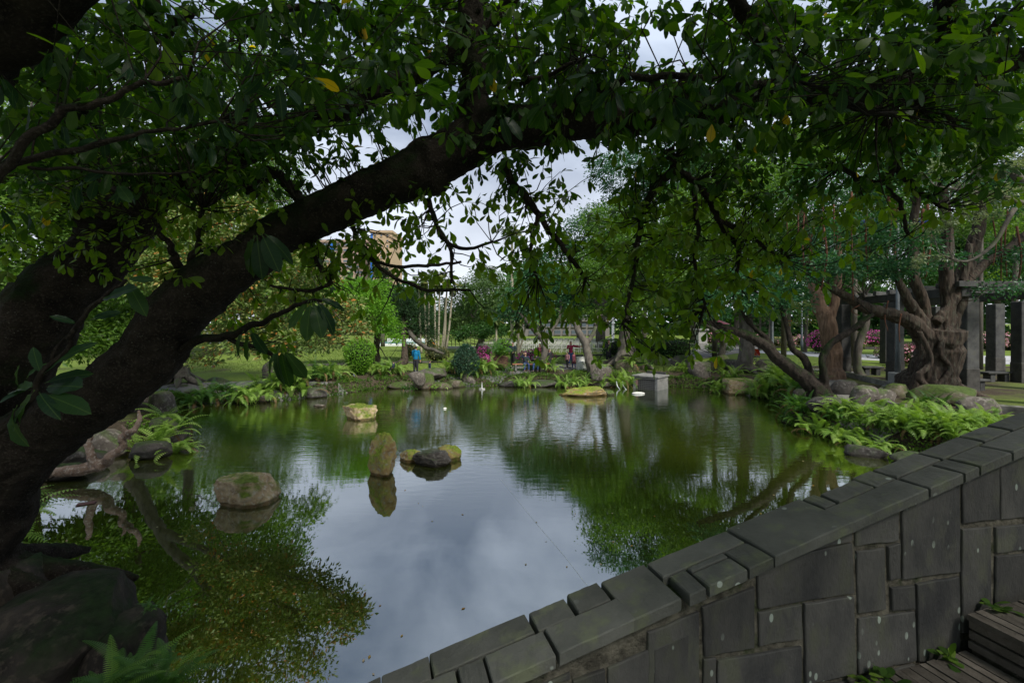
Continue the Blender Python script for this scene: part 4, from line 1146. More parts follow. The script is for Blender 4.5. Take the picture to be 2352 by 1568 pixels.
# far bank: edge stones, each by what it stands below or beside
edge = [
 (400,926,70,40,'dark','square dark edge block below the left path'),(450,918,60,44,'dark','second dark edge block below the left path'),
 (505,915,80,46,'dark','broad dark block where the left path shows'),(560,925,60,30,'dark','low dark stone under the shaded ferns on the left'),
 (600,925,60,26,'grey','brown stone at the waterline under the shaded left ferns'),(650,880,90,50,'grey','brown boulder beside the dark stroller'),
 (720,915,60,24,'dark','dark stone under the bright left ferns'),(795,888,48,36,'grey','tall brown stone left of the clipped round bush'),
 (828,889,54,34,'grey','brown block below the clipped round bush'),(862,885,50,26,'grey','long flat stone right of the clipped round bush'),
 (915,893,66,15,'moss','mossy low slab at the waterline below the bushy fern'),(958,876,40,22,'grey','layered rock by the feet of the man in blue'),
 (985,868,80,20,'grey','flat grey rock under the small child'),(975,895,52,36,'moss','mossy rounded rock below the small child'),
 (1010,894,60,14,'moss','low mossy slab right of the rounded mossy rock'),(1048,891,44,18,'moss','mossy stone left of the spouting nozzle'),
 (1080,886,46,30,'grey','brown stone beneath the egg-shaped bush'),(1140,884,70,26,'grey','brown ledge right of the spouting nozzle'),
 (1205,852,46,26,'grey','brown boulder in front of the seated couple'),(1180,888,80,14,'dark','dark waterline stone below the seated couple'),
 (1250,889,70,13,'dark','dark waterline stone below the forked tree'),(1320,889,70,13,'dark','dark waterline stone below the woman with outstretched arm'),
 (1385,889,60,13,'grey','flat stone left of the concrete intake'),(1380,868,50,24,'grey','brown stone among ferns below the man in black'),
 (1445,858,70,30,'moss','mossy lump by the flared tree roots'),(1500,850,60,30,'moss','mossy rugged stone behind the concrete intake'),
 (1560,852,60,36,'grey','rugged brown stone behind the intake, right side'),(1605,868,54,38,'grey','weathered stone over the dark hollow'),
 (1625,892,70,26,'moss','ochre stone at the waterline beside the dark hollow'),(1640,862,60,34,'moss','mossy ledge left of the tan block'),
 (1700,860,80,34,'grey','grey ledge behind the tan block'),(1660,845,40,30,'moss','upright mossy stone by the tree roots'),
 (1755,862,70,36,'grey','weathered ledge stone right of the tan block'),(1742,905,50,26,'grey','pale stone right of the tan block at the water'),
 (1850,930,60,30,'dark','dark rock at the foot of the leaning shrub tree'),(1930,925,70,34,'dark','dark rock right of the leaning shrub tree'),
 (1985,952,60,44,'grey','pointed grey rock at the mouth of the cobbled path'),(2025,950,60,36,'grey','grey rock beside the kerb of the cobbled path'),
 (1900,958,90,36,'dark','dark low rock among ferns below the shrub tree'),(2180,960,150,42,'moss','wide moss-covered mound at the foot of the banyan'),
 (2110,1030,120,24,'dark','dark flat rock at the waterline under the right-hand ferns'),(2250,985,90,40,'grey','grey rock between ferns near the parapet'),
 (1990,1012,90,22,'dark','dark waterline rock below the right-hand ferns'),(2060,935,60,30,'moss','mossy rock beside the cobbled path kerb')]
for k, (u, v, w, h, mt, lab) in enumerate(edge):
    z = 0.0 if v > 880 and not (1840 < u < 2300 and v < 1000) else .55
    d = (CH-z)*FPX/(v-HZ)
    if 1840 < u < 2300: d = {0: d}.get(1, (CH-.5)*FPX/(v-HZ)); z = max(ht(Wp(u, v, d)[0], d), 0)
    rock_px(u, v, w, h, lab, M['rock_bank'] if mt == 'moss' else M['rock_'+mt], d=d, z=z, sink=.5, seed=200+k, sub=3, group='stones edging the pond', rz=random.uniform(-.4, .4), depth=px(w, d)*.7, flat=.65)

# concrete intake with wire cage
d0 = 25.8; p0 = Wp(1484, 893, d0)
it = empty('concrete_intake', (p0[0], p0[1], 0), 'grey concrete box with a wire-caged opening standing in the far water', 'concrete box')
ang = -.75; it.rotation_euler = (0, 0, ang)
w_, dp_, h_ = 1.5, 1.35, .78
MB().box((0, .55, h_-.045), (w_+.12, dp_+.1, .09), 0, .015).build('lid', M['concrete'], it)
for nm, x in (('side_wall', -w_/2+.08), ('side_wall', w_/2-.08)):
    MB().box((x, .55, (h_-.09)/2-.2), (.16, dp_, h_-.09+.4), 0, .01).build(nm, M['concrete'], it)
MB().box((0, 1.25, .3), (w_-.32, .1, 1.2), 0, 0).build('rear_wall', M['concrete_dk'], it)
cg = MB()
for k in range(11): cg.box((-.58+k*.116, -.12, .28), (.009, .009, .70))
for k in range(7): cg.box((0, -.13, -.1+k*.1), (1.2, .009, .009))
cg.box((0, -.12, .62), (1.2, .04, .04))
cg.build('cage', M['cage'], it)
MB().box((0, -.02, .13), (1.2, .03, .8)).build('mesh_screen', plain('dark_screen', (.085, .08, .075), .8), it)
MB().box((-.52, -.10, .35), (.16, .015, .34)).build('pink_rag', plain('pink_rag', (.55, .28, .25)), it)
fb = MB(); fb.ell((0, 0, 0), (.36, .16, .07), 14, 6); fl_ = fb.mesh('foam_block', M['foam'], True)
c = Wp(1466, 906, 24.2); tag(put('foam_float', fl_, None, (c[0], c[1], .03)), 'oval slab of pale foam floating before the concrete box', 'foam')
# tan squared block
c = Wp(1704, 905, 24.0)
bl = MB(); bl.box((0, 0, .33), (1.42, 1.0, .9), 0, .05)
tag(put('stone_block', bl.mesh('stone_block', M['rock_tan']), None, (c[0], c[1]+.3, 0), (0, 0, -.12)), 'squared tan stone block at the waterline between ferns', 'stone block')
# white hose ends at the water
for k, (u, lab) in enumerate([(1422, 'left of two thin white bent pipes dipping into the water'), (1436, 'right of two thin white bent pipes, nearer the concrete box')]):
    a, b_, c_ = Wp(u-6, 876, 26.2), Wp(u-4, 886, 26.0), Wp(u+4, 897, 25.6)
    V_, F_ = tube(spline(np.array([a, b_, c_]), 5), .025, 6)
    tag(put('pipe', mesh_py('pipe', V_, F_, M['white'])), lab, 'pipe', 'white pipes by the concrete box')
# small spout
c = Wp(1107, 892, 25.8); sp_ = empty('water_spout', (c[0], c[1], 0), 'small nozzle on a floating disc spouting a thin jet', 'fountain')
MB().tube([(0, 0, -.05), (0, 0, .06)], [.2, .17], 14).build('float', M['concrete'], sp_)
MB().tube([(0, 0, .05), (0, 0, .2), (0, 0, .42)], [.03, .02, .006], 8).build('jet', M['white'], sp_)
# floating bits
c = Gp(1022, 938, .01); tag(put('foam_chip', MB().box((0, 0, .015), (.13, .08, .05), .3, .015).mesh('foam_chip', M['foam']), None, c), 'small pale chip floating in the middle of the far water', 'litter')
c = Gp(198, 1156, .006)
rc = MB(); rc.box((0, 0, .008), (.30, .17, .008), .5); tag(put('red_wrapper', rc.mesh('red_wrapper', plain('dull_red', (.10, .045, .04))), None, c), 'dull red flat wrapper floating in the water left of the tan boulder', 'litter')
V_, F_ = tube(np.array([Gp(v_u, v_v, .004) for v_u, v_v in [(1150, 1100), (1235, 1205), (1300, 1280), (1392, 1400)]]), .0016, 5)
tag(put('rope', mesh_py('rope', V_, F_, plain('wet_rope', (.85, .86, .74)))), 'thin pale rope lying across the open water towards the parapet', 'rope')
P = []; n = 80
while len(P) < n:
    u, v = rng.uniform(150, 1900), rng.uniform(930, 1560); q = Gp(u, v, .006)
    if sdist(q[0], q[1]) < -.2: P.append(q)
P = np.array(P); a = rng.random(n)*6.28
V_, F_, uv, rd = inst(TPL_DI, P, np.stack([np.cos(a), np.sin(a), a*0], 1), np.tile([0, 0, 1.0], (n, 1)), .035+.035*rng.random(n))
V_[:, 2] = .006 + (V_[:, 2]-.006)*.05
LM['float'] = leaf_mat('fallen_leaf', [(0, (0.35, 0.16, 0.02)), (.6, (0.42, 0.28, 0.06)), (1, (0.45, 0.38, 0.28))], (.6, .6, .6), .1, .7)
tag(put('fallen_leaves', mesh_np('fallen_leaves', V_, F_, LM['float'], False, uv, rd)), 'tiny yellow leaves scattered over the water', 'fallen leaves', kind='stuff')

# driftwood on the left bank
dr = Wp(210, 1095, 10.8); dw = empty('driftwood', (dr[0], dr[1], .1), 'pale forked piece of driftwood lying on the left bank rocks', 'driftwood'); o_ = np.array(dw.location)
W_ = []
for p in [[(90,1102,10.8,9.2),(130,1088,10.8,11.2),(175,1080,10.85,13.2),(215,1072,10.85,14.5),(250,1052,10.85,11.2),(278,1020,10.95,7.9),(283,1000,10.95,8.6),(310,985,10.95,6.6),(320,958,11.1,4.6),(318,942,11.1,2.6)],
          [(214,1078,10.8,12.5),(212,1050,10.8,9.2),(206,1020,10.85,7.9),(204,990,10.95,6.6),(200,960,11.1,4.6)],
          [(282,1000,10.95,6.6),(286,985,10.95,4.0),(280,975,10.95,2.0)],
          [(120,1092,10.8,7.9),(100,1082,10.85,5.3),(92,1078,10.95,2.6)]]:
    P, Rr = limbs_px([p])[0]; P, Rr = wobble(P, Rr, .25, 5); V_, F_ = tube(P, Rr, 9); W_.append((V_-o_, F_))
put('driftwood_limb', blend(W_, .022, M['drift'], 'driftwood_limb', 1, disp=(.011, 12.0)), dw)

# ------------------------------------------------------------------ trees beyond
def tree_px(name, label, base, blobs, trunks, mat, leaf, bark='bark_grey', cover=3.0, tpl=TPL_SM, clump=.3, per=26, group=None, cat='tree', branches=14, droop=.3, wid=1.0, shell=.5, flare=0, voxel=0, depthk=1.0, r0=.05, upj=.7):
    t_ = empty(name, base, label, cat, group); o_ = np.array(t_.location)
    B_ = []; area = 0
    for b in blobs:
        u, v, d, ru, rv = b[:5]; wgt = b[5] if len(b) > 5 else 1.0
        B_.append((Wp(u, v, d), np.array([px(ru, d), px(ru, d)*depthk, px(rv, d)]), wgt))
        area += math.pi*ru*rv*wgt/((leaf*FPX/d)**2*.26)
    crown('crown', B_, int(min(area*cover, 42000)), leaf, mat, t_, tpl, clump, per, shell, droop, wid, upj=upj)
    if trunks:
        parts = []; roots = []
        for p in trunks:
            P, Rr = limbs_px([p])[0]; P, Rr = wobble(P, Rr, .12, 4); parts.append(tube(P-o_, Rr, 9)); roots += list(P[len(P)//3:])
        if flare: parts += [(V-o_, F) for V, F in root_flare(np.array([base[0], base[1], base[2]]), flare, 8, 2.4, flare*1.4)]
        if voxel: put('trunk', blend(parts, voxel, M[bark], 'trunk', 2, disp=(min(voxel*1.2, .03), 8.0), zs=.2), t_)
        else:
            put('trunk', MB().add(*parts[0]).mesh('trunk', M[bark], True), t_)
            for V_, F_ in parts[1:]: put('limb', MB().add(V_, F_).mesh('limb', M[bark], True), t_)
        if branches: grow(B_, roots, branches, r0, t_, M[bark])
    return t_
def base_px(u, v, d=None, z=None):
    d = d or (CH-.9)*FPX/(v-HZ); p = Wp(u, v, d); return (p[0], p[1], ht(p[0], p[1]) if z is None else z)

# bright green tree, junipers, cypress
tree_px('bright_green_tree', 'fresh bright green rounded tree left of centre behind the clipped round bush', base_px(868, 838), [(800,680,30,75,42),(850,710,30,62,48),(885,755,29.5,38,30),(800,740,31,60,42),(750,720,31,50,45),(860,665,31,38,28),(910,778,29,16,14)], [[(868,840,31,11),(862,810,31,8),(866,770,31,7),(850,720,31,5)],[(866,775,31,5),(820,730,31,4)]], LM['bright'], .17, cover=3.6, clump=.34, per=30, bark='bark_red')
tree_px('juniper_tree', 'very dark leaning juniper behind the man in the blue hoodie', base_px(925, 838), [(925,700,34,48,40),(955,730,34,45,34),(975,760,33.5,28,20),(935,765,34,30,20),(990,772,33,15,14)], [[(918,842,31,11),(928,825,31.5,9),(929,795,32,6),(925,760,33,5),(930,720,34,4)]], LM['juniper'], .16, cover=4.6, clump=.4, per=60, bark='bark_red', wid=.6)
tree_px('cypress_tree', 'slim dark cypress standing before the tan tower', base_px(880, 800), [(880,640,48,22,36),(882,690,48,30,50),(870,612,48,9,16)], [[(880,795,48,5),(880,700,48,4)]], LM['juniper'], .22, cover=4, branches=0)
lg = Wp(975, 790, 31.5); lgo = empty('fallen_trunk', (lg[0], lg[1], .9), 'bare leaning trunk propped low behind the small child', 'tree trunk')
P, Rr = limbs_px([[(940,762,33,5),(962,785,32,6),(980,800,31.5,5),(1002,806,31,4),(1018,812,30.5,3)]])[0]; V_, F_ = tube(*wobble(P, Rr, .2, 5), 8); put('trunk', mesh_py('trunk', V_-np.array(lgo.location), F_, M['bark_grey'], True), lgo)
# mottled orange tree of the left bank
tree_px('mottled_tree', 'wide low tree with mottled orange and green leaves overhanging the pond behind the fig limb', base_px(285, 935, 15), [(500,610,14,80,60,.8),(600,640,13.5,85,55,.9),(690,690,13,75,50,.9),(560,720,13.5,90,55,.8),(650,765,13,70,40,.7),(770,735,12.5,60,42,.9),(740,785,12,60,30,.6),(460,540,15,60,70,.7),(815,765,11.5,34,24,.8),(640,815,12.5,40,22,.4),(400,520,15,60,60,.8),(720,640,13,60,36,.5),(560,560,15,70,40,.6),(800,700,12,34,26,.7),(640,570,13,60,40,.8),(720,600,12.3,50,26,.6),(520,500,13,80,50),(330,640,12.5,80,70),(430,650,12.5,60,50),(600,795,13,80,32),(700,785,12.5,60,36),(520,785,13.5,60,40),(470,825,14,40,26,.5),(800,745,12,40,26)], [[(285,940,15,18),(330,860,14.8,14),(380,790,14.6,12),(440,730,14.4,10),(490,680,14,8),(560,630,13.8,4)],[(380,800,14.6,10),(460,780,14.2,7),(560,765,13.6,6),(660,770,13,4),(740,780,12.3,3)],[(440,740,14.3,8),(540,715,13.8,6),(650,690,13.2,5),(760,700,12.5,3)]], LM['orange'], .115, cover=4.2, clump=.26, per=14, branches=80, r0=.022, droop=.1, voxel=.04)
tree_px('rooted_tree', 'old tree with a broad skirt of roots on the left lawn', base_px(412, 866, 22.5), [(420,640,22,80,60),(360,560,22,90,70),(470,560,23,80,60),(560,640,21,90,70),(680,700,21,75,50),(620,570,22,90,60),(520,480,23,110,70),(400,450,24,130,90),(620,760,21,60,24,.6),(250,500,24,130,110)], [[(408,872,22.3,24),(412,840,22.4,16),(420,800,22.6,14),(430,740,22.7,11),(425,660,22.8,8)],[(414,835,22.4,10),(432,815,22.2,8),(452,822,22,6)]], LM['mid'], .17, cover=2.0, clump=.4, flare=.6, voxel=.05)
# left mass
tree_px('shade_tree', 'dense deep green tree at the far left edge behind both trunks', base_px(60, 900, 15), [(40,520,14,150,130),(40,700,13.5,120,130),(200,640,15,110,100),(120,800,14,100,70),(-80,620,13,120,200),(250,780,15.5,80,60),(120,420,15,160,100)], [[(60,900,15,20),(80,760,15,16),(100,600,15,10)]], LM['mid'], .15, cover=3.6, clump=.32, per=20, droop=.35)
tree_px('glossy_tree', 'dark glossy tree between the two leaning fig limbs', base_px(290, 880, 17), [(330,620,17,110,90),(290,760,16.5,90,70),(380,740,18,60,80),(230,540,18,110,80),(350,840,16.5,60,30,.5)], [[(290,880,17,12),(300,780,17,9),(320,640,17,6)]], LM['mid'], .15, cover=3.6, clump=.32, per=22)
tree_px('canopy_tree', 'tall leafy tree filling the top left behind the fig boughs', base_px(-250, 900, 15), [(430,300,17,170,120),(560,170,16,120,90,.6),(60,300,16,200,160,.8),(200,450,18,170,120),(420,420,19,150,110),(590,440,20,90,80,.8),(660,480,20,60,50,.6),(60,520,17,160,110)], [[(-250,1000,14,40),(-200,700,14,36),(-60,450,13.5,26),(160,300,13,14),(420,200,13,7)],[(-60,450,13.5,20),(200,420,14,12),(420,340,14,7)]], LM['mid'], .15, cover=2.4, clump=.36, per=20, branches=60)
tree_px('far_left_tree', 'rounded tree closing the view behind the left lawn', base_px(520, 800, 50), [(420,700,45,110,70),(560,690,48,120,60),(700,660,50,90,50),(640,760,46,110,32),(320,740,45,100,60),(200,720,42,120,90),(740,680,52,50,56),(600,610,50,100,80),(480,590,50,130,90),(700,640,52,60,60)], [[(560,800,48,6),(560,700,48,4)]], LM['mid'], .34, cover=4, clump=.7, per=40)
tree_px('tall_lawn_tree', 'tall tree standing behind the left lawn, seen only through the fig leaves', base_px(430, 815, 38), [(300,480,36,130,130),(450,430,38,120,130),(570,520,38,80,110),(630,600,40,56,70),(560,400,41,130,110),(650,440,42,70,80),(180,400,34,150,150),(420,620,37,130,90),(250,640,36,120,100)], [[(430,818,38,12),(430,700,38,10),(440,520,38,8)]], LM['mid'], .24, cover=2.6, clump=.6, per=34, branches=10)
# middle
tree_px('grey_green_tree', 'broad greyish green tree behind the egg-shaped bush', base_px(1105, 795, 47), [(1110,680,46,72,52),(1060,715,47,48,42),(1150,720,45,50,48),(1090,748,46,60,32),(1120,640,47,40,26),(1035,745,47,30,30)], [[(1105,798,46,7),(1110,740,46,5)],[(1108,770,46,4),(1080,720,46,3)]], LM['grey'], .24, cover=3.2, clump=.55, per=34)
tree_px('dark_understory_tree', 'dark low tree in the shade behind the sago palm', base_px(1075, 795, 44), [(1085,765,43,40,22),(1130,760,42,35,26),(1050,775,43,18,18)], [[(1095,800,43,5),(1110,760,43,3)]], LM['dark'], .2, cover=3.5)
tree_px('forked_tree', 'tree with a slender forked trunk beside the seated people', base_px(1246, 858, 29), [(1220,690,31,72,48),(1290,680,31,62,50),(1180,720,31,42,32),(1250,640,32,70,40),(1330,700,31,40,40),(1225,725,30,50,20,.6)], [[(1246,868,28.5,9),(1248,830,28.8,8),(1250,790,29,8),(1232,765,29.3,6.5),(1205,735,29.6,5),(1185,710,30,3)],[(1250,792,29,6),(1262,765,29.2,5),(1283,735,29.5,4),(1290,700,30,3)]], LM['teal'], .2, cover=3.2, clump=.36, per=26, voxel=.06)
tree_px('park_tree', 'tree with a sturdy tilted trunk right of the woman with outstretched arm', base_px(1358, 858, 29), [(1370,650,30,80,60),(1430,700,30,60,44),(1320,640,31,50,40),(1400,600,32,80,50),(1345,720,30,50,26,.7)], [[(1362,862,28,13),(1352,825,28,10),(1342,790,28.5,9),(1325,750,29,7),(1305,715,30,5)],[(1345,795,28.5,7),(1362,765,28.8,5),(1370,735,29,4),(1372,700,30,3)]], LM['mid'], .19, cover=2.8, clump=.36, per=24, voxel=.06)
tree_px('flared_tree', 'tree with wide spreading roots behind the mossy edge stones', base_px(1440, 834, 31), [(1450,600,32,120,90),(1520,680,32,90,60),(1400,520,34,70,60),(1560,560,33,100,80)], [[(1438,838,30,26),(1436,812,30.5,17),(1432,780,31,14),(1440,720,31.5,12),(1450,640,32,9)]], LM['mid'], .2, cover=2.8, clump=.42, per=28, flare=.9, voxel=.07)
tree_px('tall_tree', 'tall blue-green tree whose top meets the open sky', base_px(1380, 790, 48), [(1350,540,46,70,60),(1420,500,47,80,60),(1500,480,47,90,70),(1285,590,46,62,46),(1250,650,45,60,40),(1440,400,46,90,60),(1560,400,45,110,70),(1340,600,46,60,50),(1460,560,46,100,70)], [[(1380,800,47,12),(1390,650,47,9),(1430,540,47,6)]], LM['teal'], .26, cover=3, clump=.6, per=34)
tree_px('round_crowned_tree', 'big tree behind the straight mossy trunk', base_px(1712, 851, 27.4), [(1680,560,29,130,90),(1620,660,28,100,60),(1760,640,28,90,70),(1700,460,30,130,90),(1590,500,30,90,80),(1720,720,27.5,60,30,.6)], [[(1712,856,27,22),(1712,828,27.2,17),(1712,780,27.4,16),(1710,700,27.6,14),(1700,600,28,10)]], LM['mid'], .18, bark='bark_grey', cover=2.6, clump=.4, per=26, flare=.55, voxel=.06)
tree_px('bent_trunk_tree', 'thin tree with a bowed pale trunk beside the gravel plaza', base_px(1655, 815, 38), [(1600,690,36,70,40),(1560,640,37,60,50)], [[(1656,817,37,8),(1662,795,37,7),(1655,775,36.6,6),(1635,755,36.3,5),(1605,735,36,4)]], LM['dark'], .2, cover=2.6)
# leaning shrub tree on the right bank
sb0 = base_px(1885, 918, 17.6)
tree_px('leaning_shrub_tree', 'dark many-stemmed tree leaning over the right bank of the pond', sb0, [(1670,690,17.5,75,42),(1760,700,17.5,62,40),(1820,690,17.8,45,34),(1625,720,17.5,42,26),(1700,650,18,95,38),(1840,640,18,70,34,.8)], [
 [(1888,925,17.5,36),(1880,900,17.5,24),(1850,868,17.5,18),(1800,838,17.5,15),(1765,805,17.5,12),(1730,778,17.5,11),(1680,757,17.5,9),(1625,740,17.5,6),(1600,735,17.5,4)],
 [(1890,905,17.6,16),(1862,868,17.7,9),(1848,825,17.8,8),(1820,800,17.8,7),(1812,770,17.9,6.5),(1800,730,18,5),(1790,690,18,4)],
 [(1778,815,17.5,7),(1768,785,17.6,6),(1735,755,17.6,6),(1712,728,17.7,5),(1700,690,17.8,4)],
 [(1898,910,17.4,15),(1890,870,17.3,9),(1888,830,17.2,8),(1905,795,17.2,8),(1945,765,17.2,7),(1980,740,17.2,7),(2005,722,17.3,5)],
 [(1890,915,17.6,14),(1925,935,17.5,9),(1945,950,17.4,5)],[(1880,915,17.6,14),(1840,935,17.5,8)]], LM['teal'], .135, bark='bark_fg', cover=2.6, clump=.26, per=26, voxel=.035, branches=40, r0=.03, droop=.15)
# banyan
bn0 = base_px(2140, 905, 18.4)
tree_px('banyan_tree', 'massive banyan with a fluted braided trunk at the right', bn0, [(1890,610,17.5,75,36),(1990,625,17.5,75,38),(2070,615,17.2,60,40),(1950,540,18,110,50,.7),(2250,330,18,140,100),(2100,420,18,130,70,.8),(2330,600,18.5,60,50,.9),(2300,665,17.6,62,26,.7),(2060,560,17.2,80,40,.8),(2200,600,17.0,44,30,.6),(1900,430,18,90,60,.6),(2380,430,18,110,110)], [
 [(2140,915,18.4,66),(2142,880,18.4,50),(2145,830,18.4,44),(2150,790,18.4,46),(2158,760,18.4,44)],
 [(2150,800,18.3,26),(2100,748,18.1,18),(2045,722,18,15),(1990,705,17.9,13),(1940,680,17.8,10),(1890,655,17.8,7),(1860,635,17.8,5)],
 [(2145,780,18.3,20),(2112,730,18.2,14),(2085,690,18.1,11),(2065,650,18,8),(2045,600,18,6)],
 [(2130,770,18.4,17),(2125,720,18.4,13),(2108,665,18.3,12),(2098,600,18.3,11),(2100,520,18.3,9),(2110,430,18.3,7)],
 [(2165,785,18.4,26),(2195,720,18.4,18),(2205,650,18.5,17),(2230,580,18.5,14),(2252,500,18.5,12),(2240,420,18.5,9),(2245,320,18.5,7)],
 [(2160,770,18.2,17),(2178,700,18.1,14),(2172,620,18.1,13),(2180,540,18.1,11),(2165,440,18.1,9),(2180,340,18.1,6)],
 [(2215,650,18.5,11),(2270,600,18.7,9),(2330,560,18.8,8),(2400,500,19,5)],
 [(2150,740,18.0,11),(2190,690,18,9),(2215,640,18,8),(2225,560,18,7)]] +
 [[(2088+k*9.5+random.uniform(-4,4),922,17.75-.1*(k%2)+abs(k-5.5)*.05,random.uniform(6,11)),(2098+k*8+random.uniform(-5,5),880,17.72+abs(k-5.5)*.05,random.uniform(5,8)),(2106+k*7.5+random.uniform(-9,9),835,17.75+abs(k-5.5)*.05,random.uniform(4,7)),(2118+k*6.5+random.uniform(-6,6),785,17.85+abs(k-5.5)*.04,5)] for k in range(12)] + [[(2200,720,18.1,7),(2160,800,17.6,6),(2180,850,17.6,6),(2120,915,17.5,6)],[(2110,760,17.8,6),(2140,830,17.6,6),(2110,870,17.6,7),(2190,925,17.5,6)]],
 LM['teal'], .145, bark='bark_red', cover=2.0, clump=.3, per=26, voxel=.032, branches=60, r0=.03, droop=.15, flare=.8)
bt = [o for o in bpy.data.objects if o.name.startswith('banyan_tree')][0]; bo = np.array(bt.location)
for (u, v0, v1, r_, d) in [(1832,430,585,2.2,17.5),(1848,480,655,1.8,17.6),(1888,500,668,2.6,17.2),(1892,420,560,2,17.4),(1915,470,560,1.7,17.6),(1956,440,690,2.2,17),(1940,500,600,1.5,17.8),(1990,490,640,2.6,17.4),(2003,500,590,1.6,17.8),(2040,440,600,3,17.6),(2052,470,610,4,17.7),(2062,470,620,3,17.8),(1925,520,590,1.6,18),(1870,520,590,1.5,18),(2120,480,600,3,17.8),(2130,470,640,3,17.8),(2300,520,650,2,18.6),(2315,480,640,2,18.6),(2280,500,610,1.6,18.4),(2070,720,785,1.8,17.7),(2040,690,760,1.6,17.7),(2335,520,660,2.4,18.4),(1812,470,560,1.6,17.8),(1975,700,725,1.5,17.4)]:
    a, b_ = Wp(u, v0, d), Wp(u+random.uniform(-5, 5), v1, d); m_ = (a+b_)/2 + rng.normal(size=3)*.10
    V_, F_ = tube(spline(np.array([a, m_, b_]), 5), np.linspace(px(r_, d), px(r_, d)*.5, 11), 6)
    put('aerial_root', mesh_py('aerial_root', V_-bo, F_, M['root'], True), bt)
# pale vine tree at upper right
tree_px('pale_vine_tree', 'tree with pale grey-green catkins and leaves at the upper right', base_px(2420, 900, 16), [(2230,380,14.5,110,60,.5),(2290,480,14.5,90,60,.4),(2180,520,15,70,50,.35),(2330,330,14.5,80,70,.5),(2150,600,15,50,26,.3)], [[(2480,920,15.5,24),(2470,700,15.3,20),(2420,500,15,14),(2330,400,14.8,9)],[(2420,500,15,8),(2330,460,14.8,5),(2230,440,14.7,3.5),(2150,430,14.7,2.5)],[(2330,480,14.6,5),(2280,560,14.6,4),(2220,600,14.7,3),(2160,585,14.8,2.5)]], LM['pale'], .085, cover=2.2, clump=.12, per=30, branches=70, r0=.016, droop=.2)
tree_px('tan_trunk_tree', 'tree with a thick tan fluted trunk left of the pergola', base_px(1912, 870, 23.5), [(1900,560,24,130,70),(1830,500,25,110,80),(1960,480,24,110,70)], [[(1912,874,23.2,26),(1912,840,23.3,20),(1908,790,23.4,19),(1898,740,23.5,18),(1880,700,23.6,15),(1862,650,23.8,13),(1850,560,24,11),(1840,450,24.2,8)],[(1900,760,23.4,12),(1915,700,23.4,10),(1925,620,23.5,8),(1930,520,23.6,6)],[(1895,880,23.2,8),(1905,840,23.1,6),(1905,790,23.2,6)]], LM['dark'], .17, bark='bark_tan', cover=2.2, clump=.36, per=26, voxel=.05)
tree_px('slim_dark_tree', 'slim dark curving trunk just behind the nearest left pergola column', base_px(1975, 864, 25), [(1960,640,25,80,30,.7)], [[(1978,868,24.8,12),(1970,835,25,8),(1972,790,25,8),(1990,740,25,7),(1985,680,25,6)]], LM['dark'], .17, cover=2)
for k, (u, v, d, r_, lab) in enumerate([(1765,792,52,3.2,'young sapling with a thin straight trunk on the right lawn'),(1848,806,44,4,'sapling with a dark upright trunk and small orange-tinged crown'),(1798,790,50,2.5,'thin leaning sapling beside the azaleas'),(1742,800,46,2.5,'very thin sapling left of the pink azaleas')]):
    tree_px('sapling', lab, base_px(u, v+18, d), [(u+6,v-95,d,36,26,.8),(u-10,v-70,d,24,16,.5)], [[(u,v+22,d,r_*1.5),(u+2,v-20,d,r_),(u+6,v-90,d,r_*.7)]], [LM['mid'], LM['orange'], LM['dark'], LM['mid']][k], .2, cover=1.8, group='saplings on the far right lawn')
# trees closing the view
bd = [(960,720,70,60,70,'dark'),(1240,700,72,70,60,'mid'),(1330,700,70,60,50,'dark'),(1480,640,66,90,80,'dark'),(1590,600,66,90,100,'mid'),(1690,620,64,90,90,'dark'),(1810,590,62,100,100,'mid'),(1930,600,60,100,100,'dark'),(2060,590,60,100,110,'grey'),(2170,600,58,100,110,'dark'),(2290,590,58,100,120,'mid'),(2410,590,56,110,120,'dark'),(2100,440,36,150,90,'mid'),(1800,380,34,130,90,'mid'),(1640,420,38,120,90,'dark'),(2330,480,34,120,110,'mid'),(1960,330,30,140,90,'mid'),(2250,250,28,150,110,'dark')]
desc = ['dark tree behind the thin palm stems','leafy tree beyond the white chairs','shaded tree behind the forked trunk','deep green tree above the low box hedge','rounded tree above the far plaza','shadowy tree behind the mossy trunk','pale-edged tree beyond the saplings','dark tree beyond the tan trunk','greyish tree glimpsed behind the banyan','dark tree seen through the banyan limbs','leafy tree above the pergola beam','dark tree at the right edge beyond the pergola','high leafy tree behind the upper banyan limbs','high tree above the hanging roots','high dark tree above the leaning shrub','high tree at the right edge behind the pale vine','tall crown behind the horizontal fig limb','tall dark crown in the upper right corner']
for k, (u, v, d, ru, rv, mt) in enumerate(bd):
    tree_px('park_tree', desc[k], base_px(u, 790, d), [(u,v,d,ru,rv),(u-ru*.5,v+rv*.45,d-2,ru*.6,rv*.5),(u+ru*.55,v+rv*.3,d+1,ru*.6,rv*.55),(u+random.uniform(-20,20),v-rv*.45,d,ru*.6,rv*.5)], [[(u,CH and 740+2.95*FPX/d,d,6),(u+3,v+rv*.5,d,5),(u,v,d,4)]], LM[mt], .11+.0042*d, cover=2.4, clump=.2+.008*d, per=30, group='trees closing the view', branches=0)

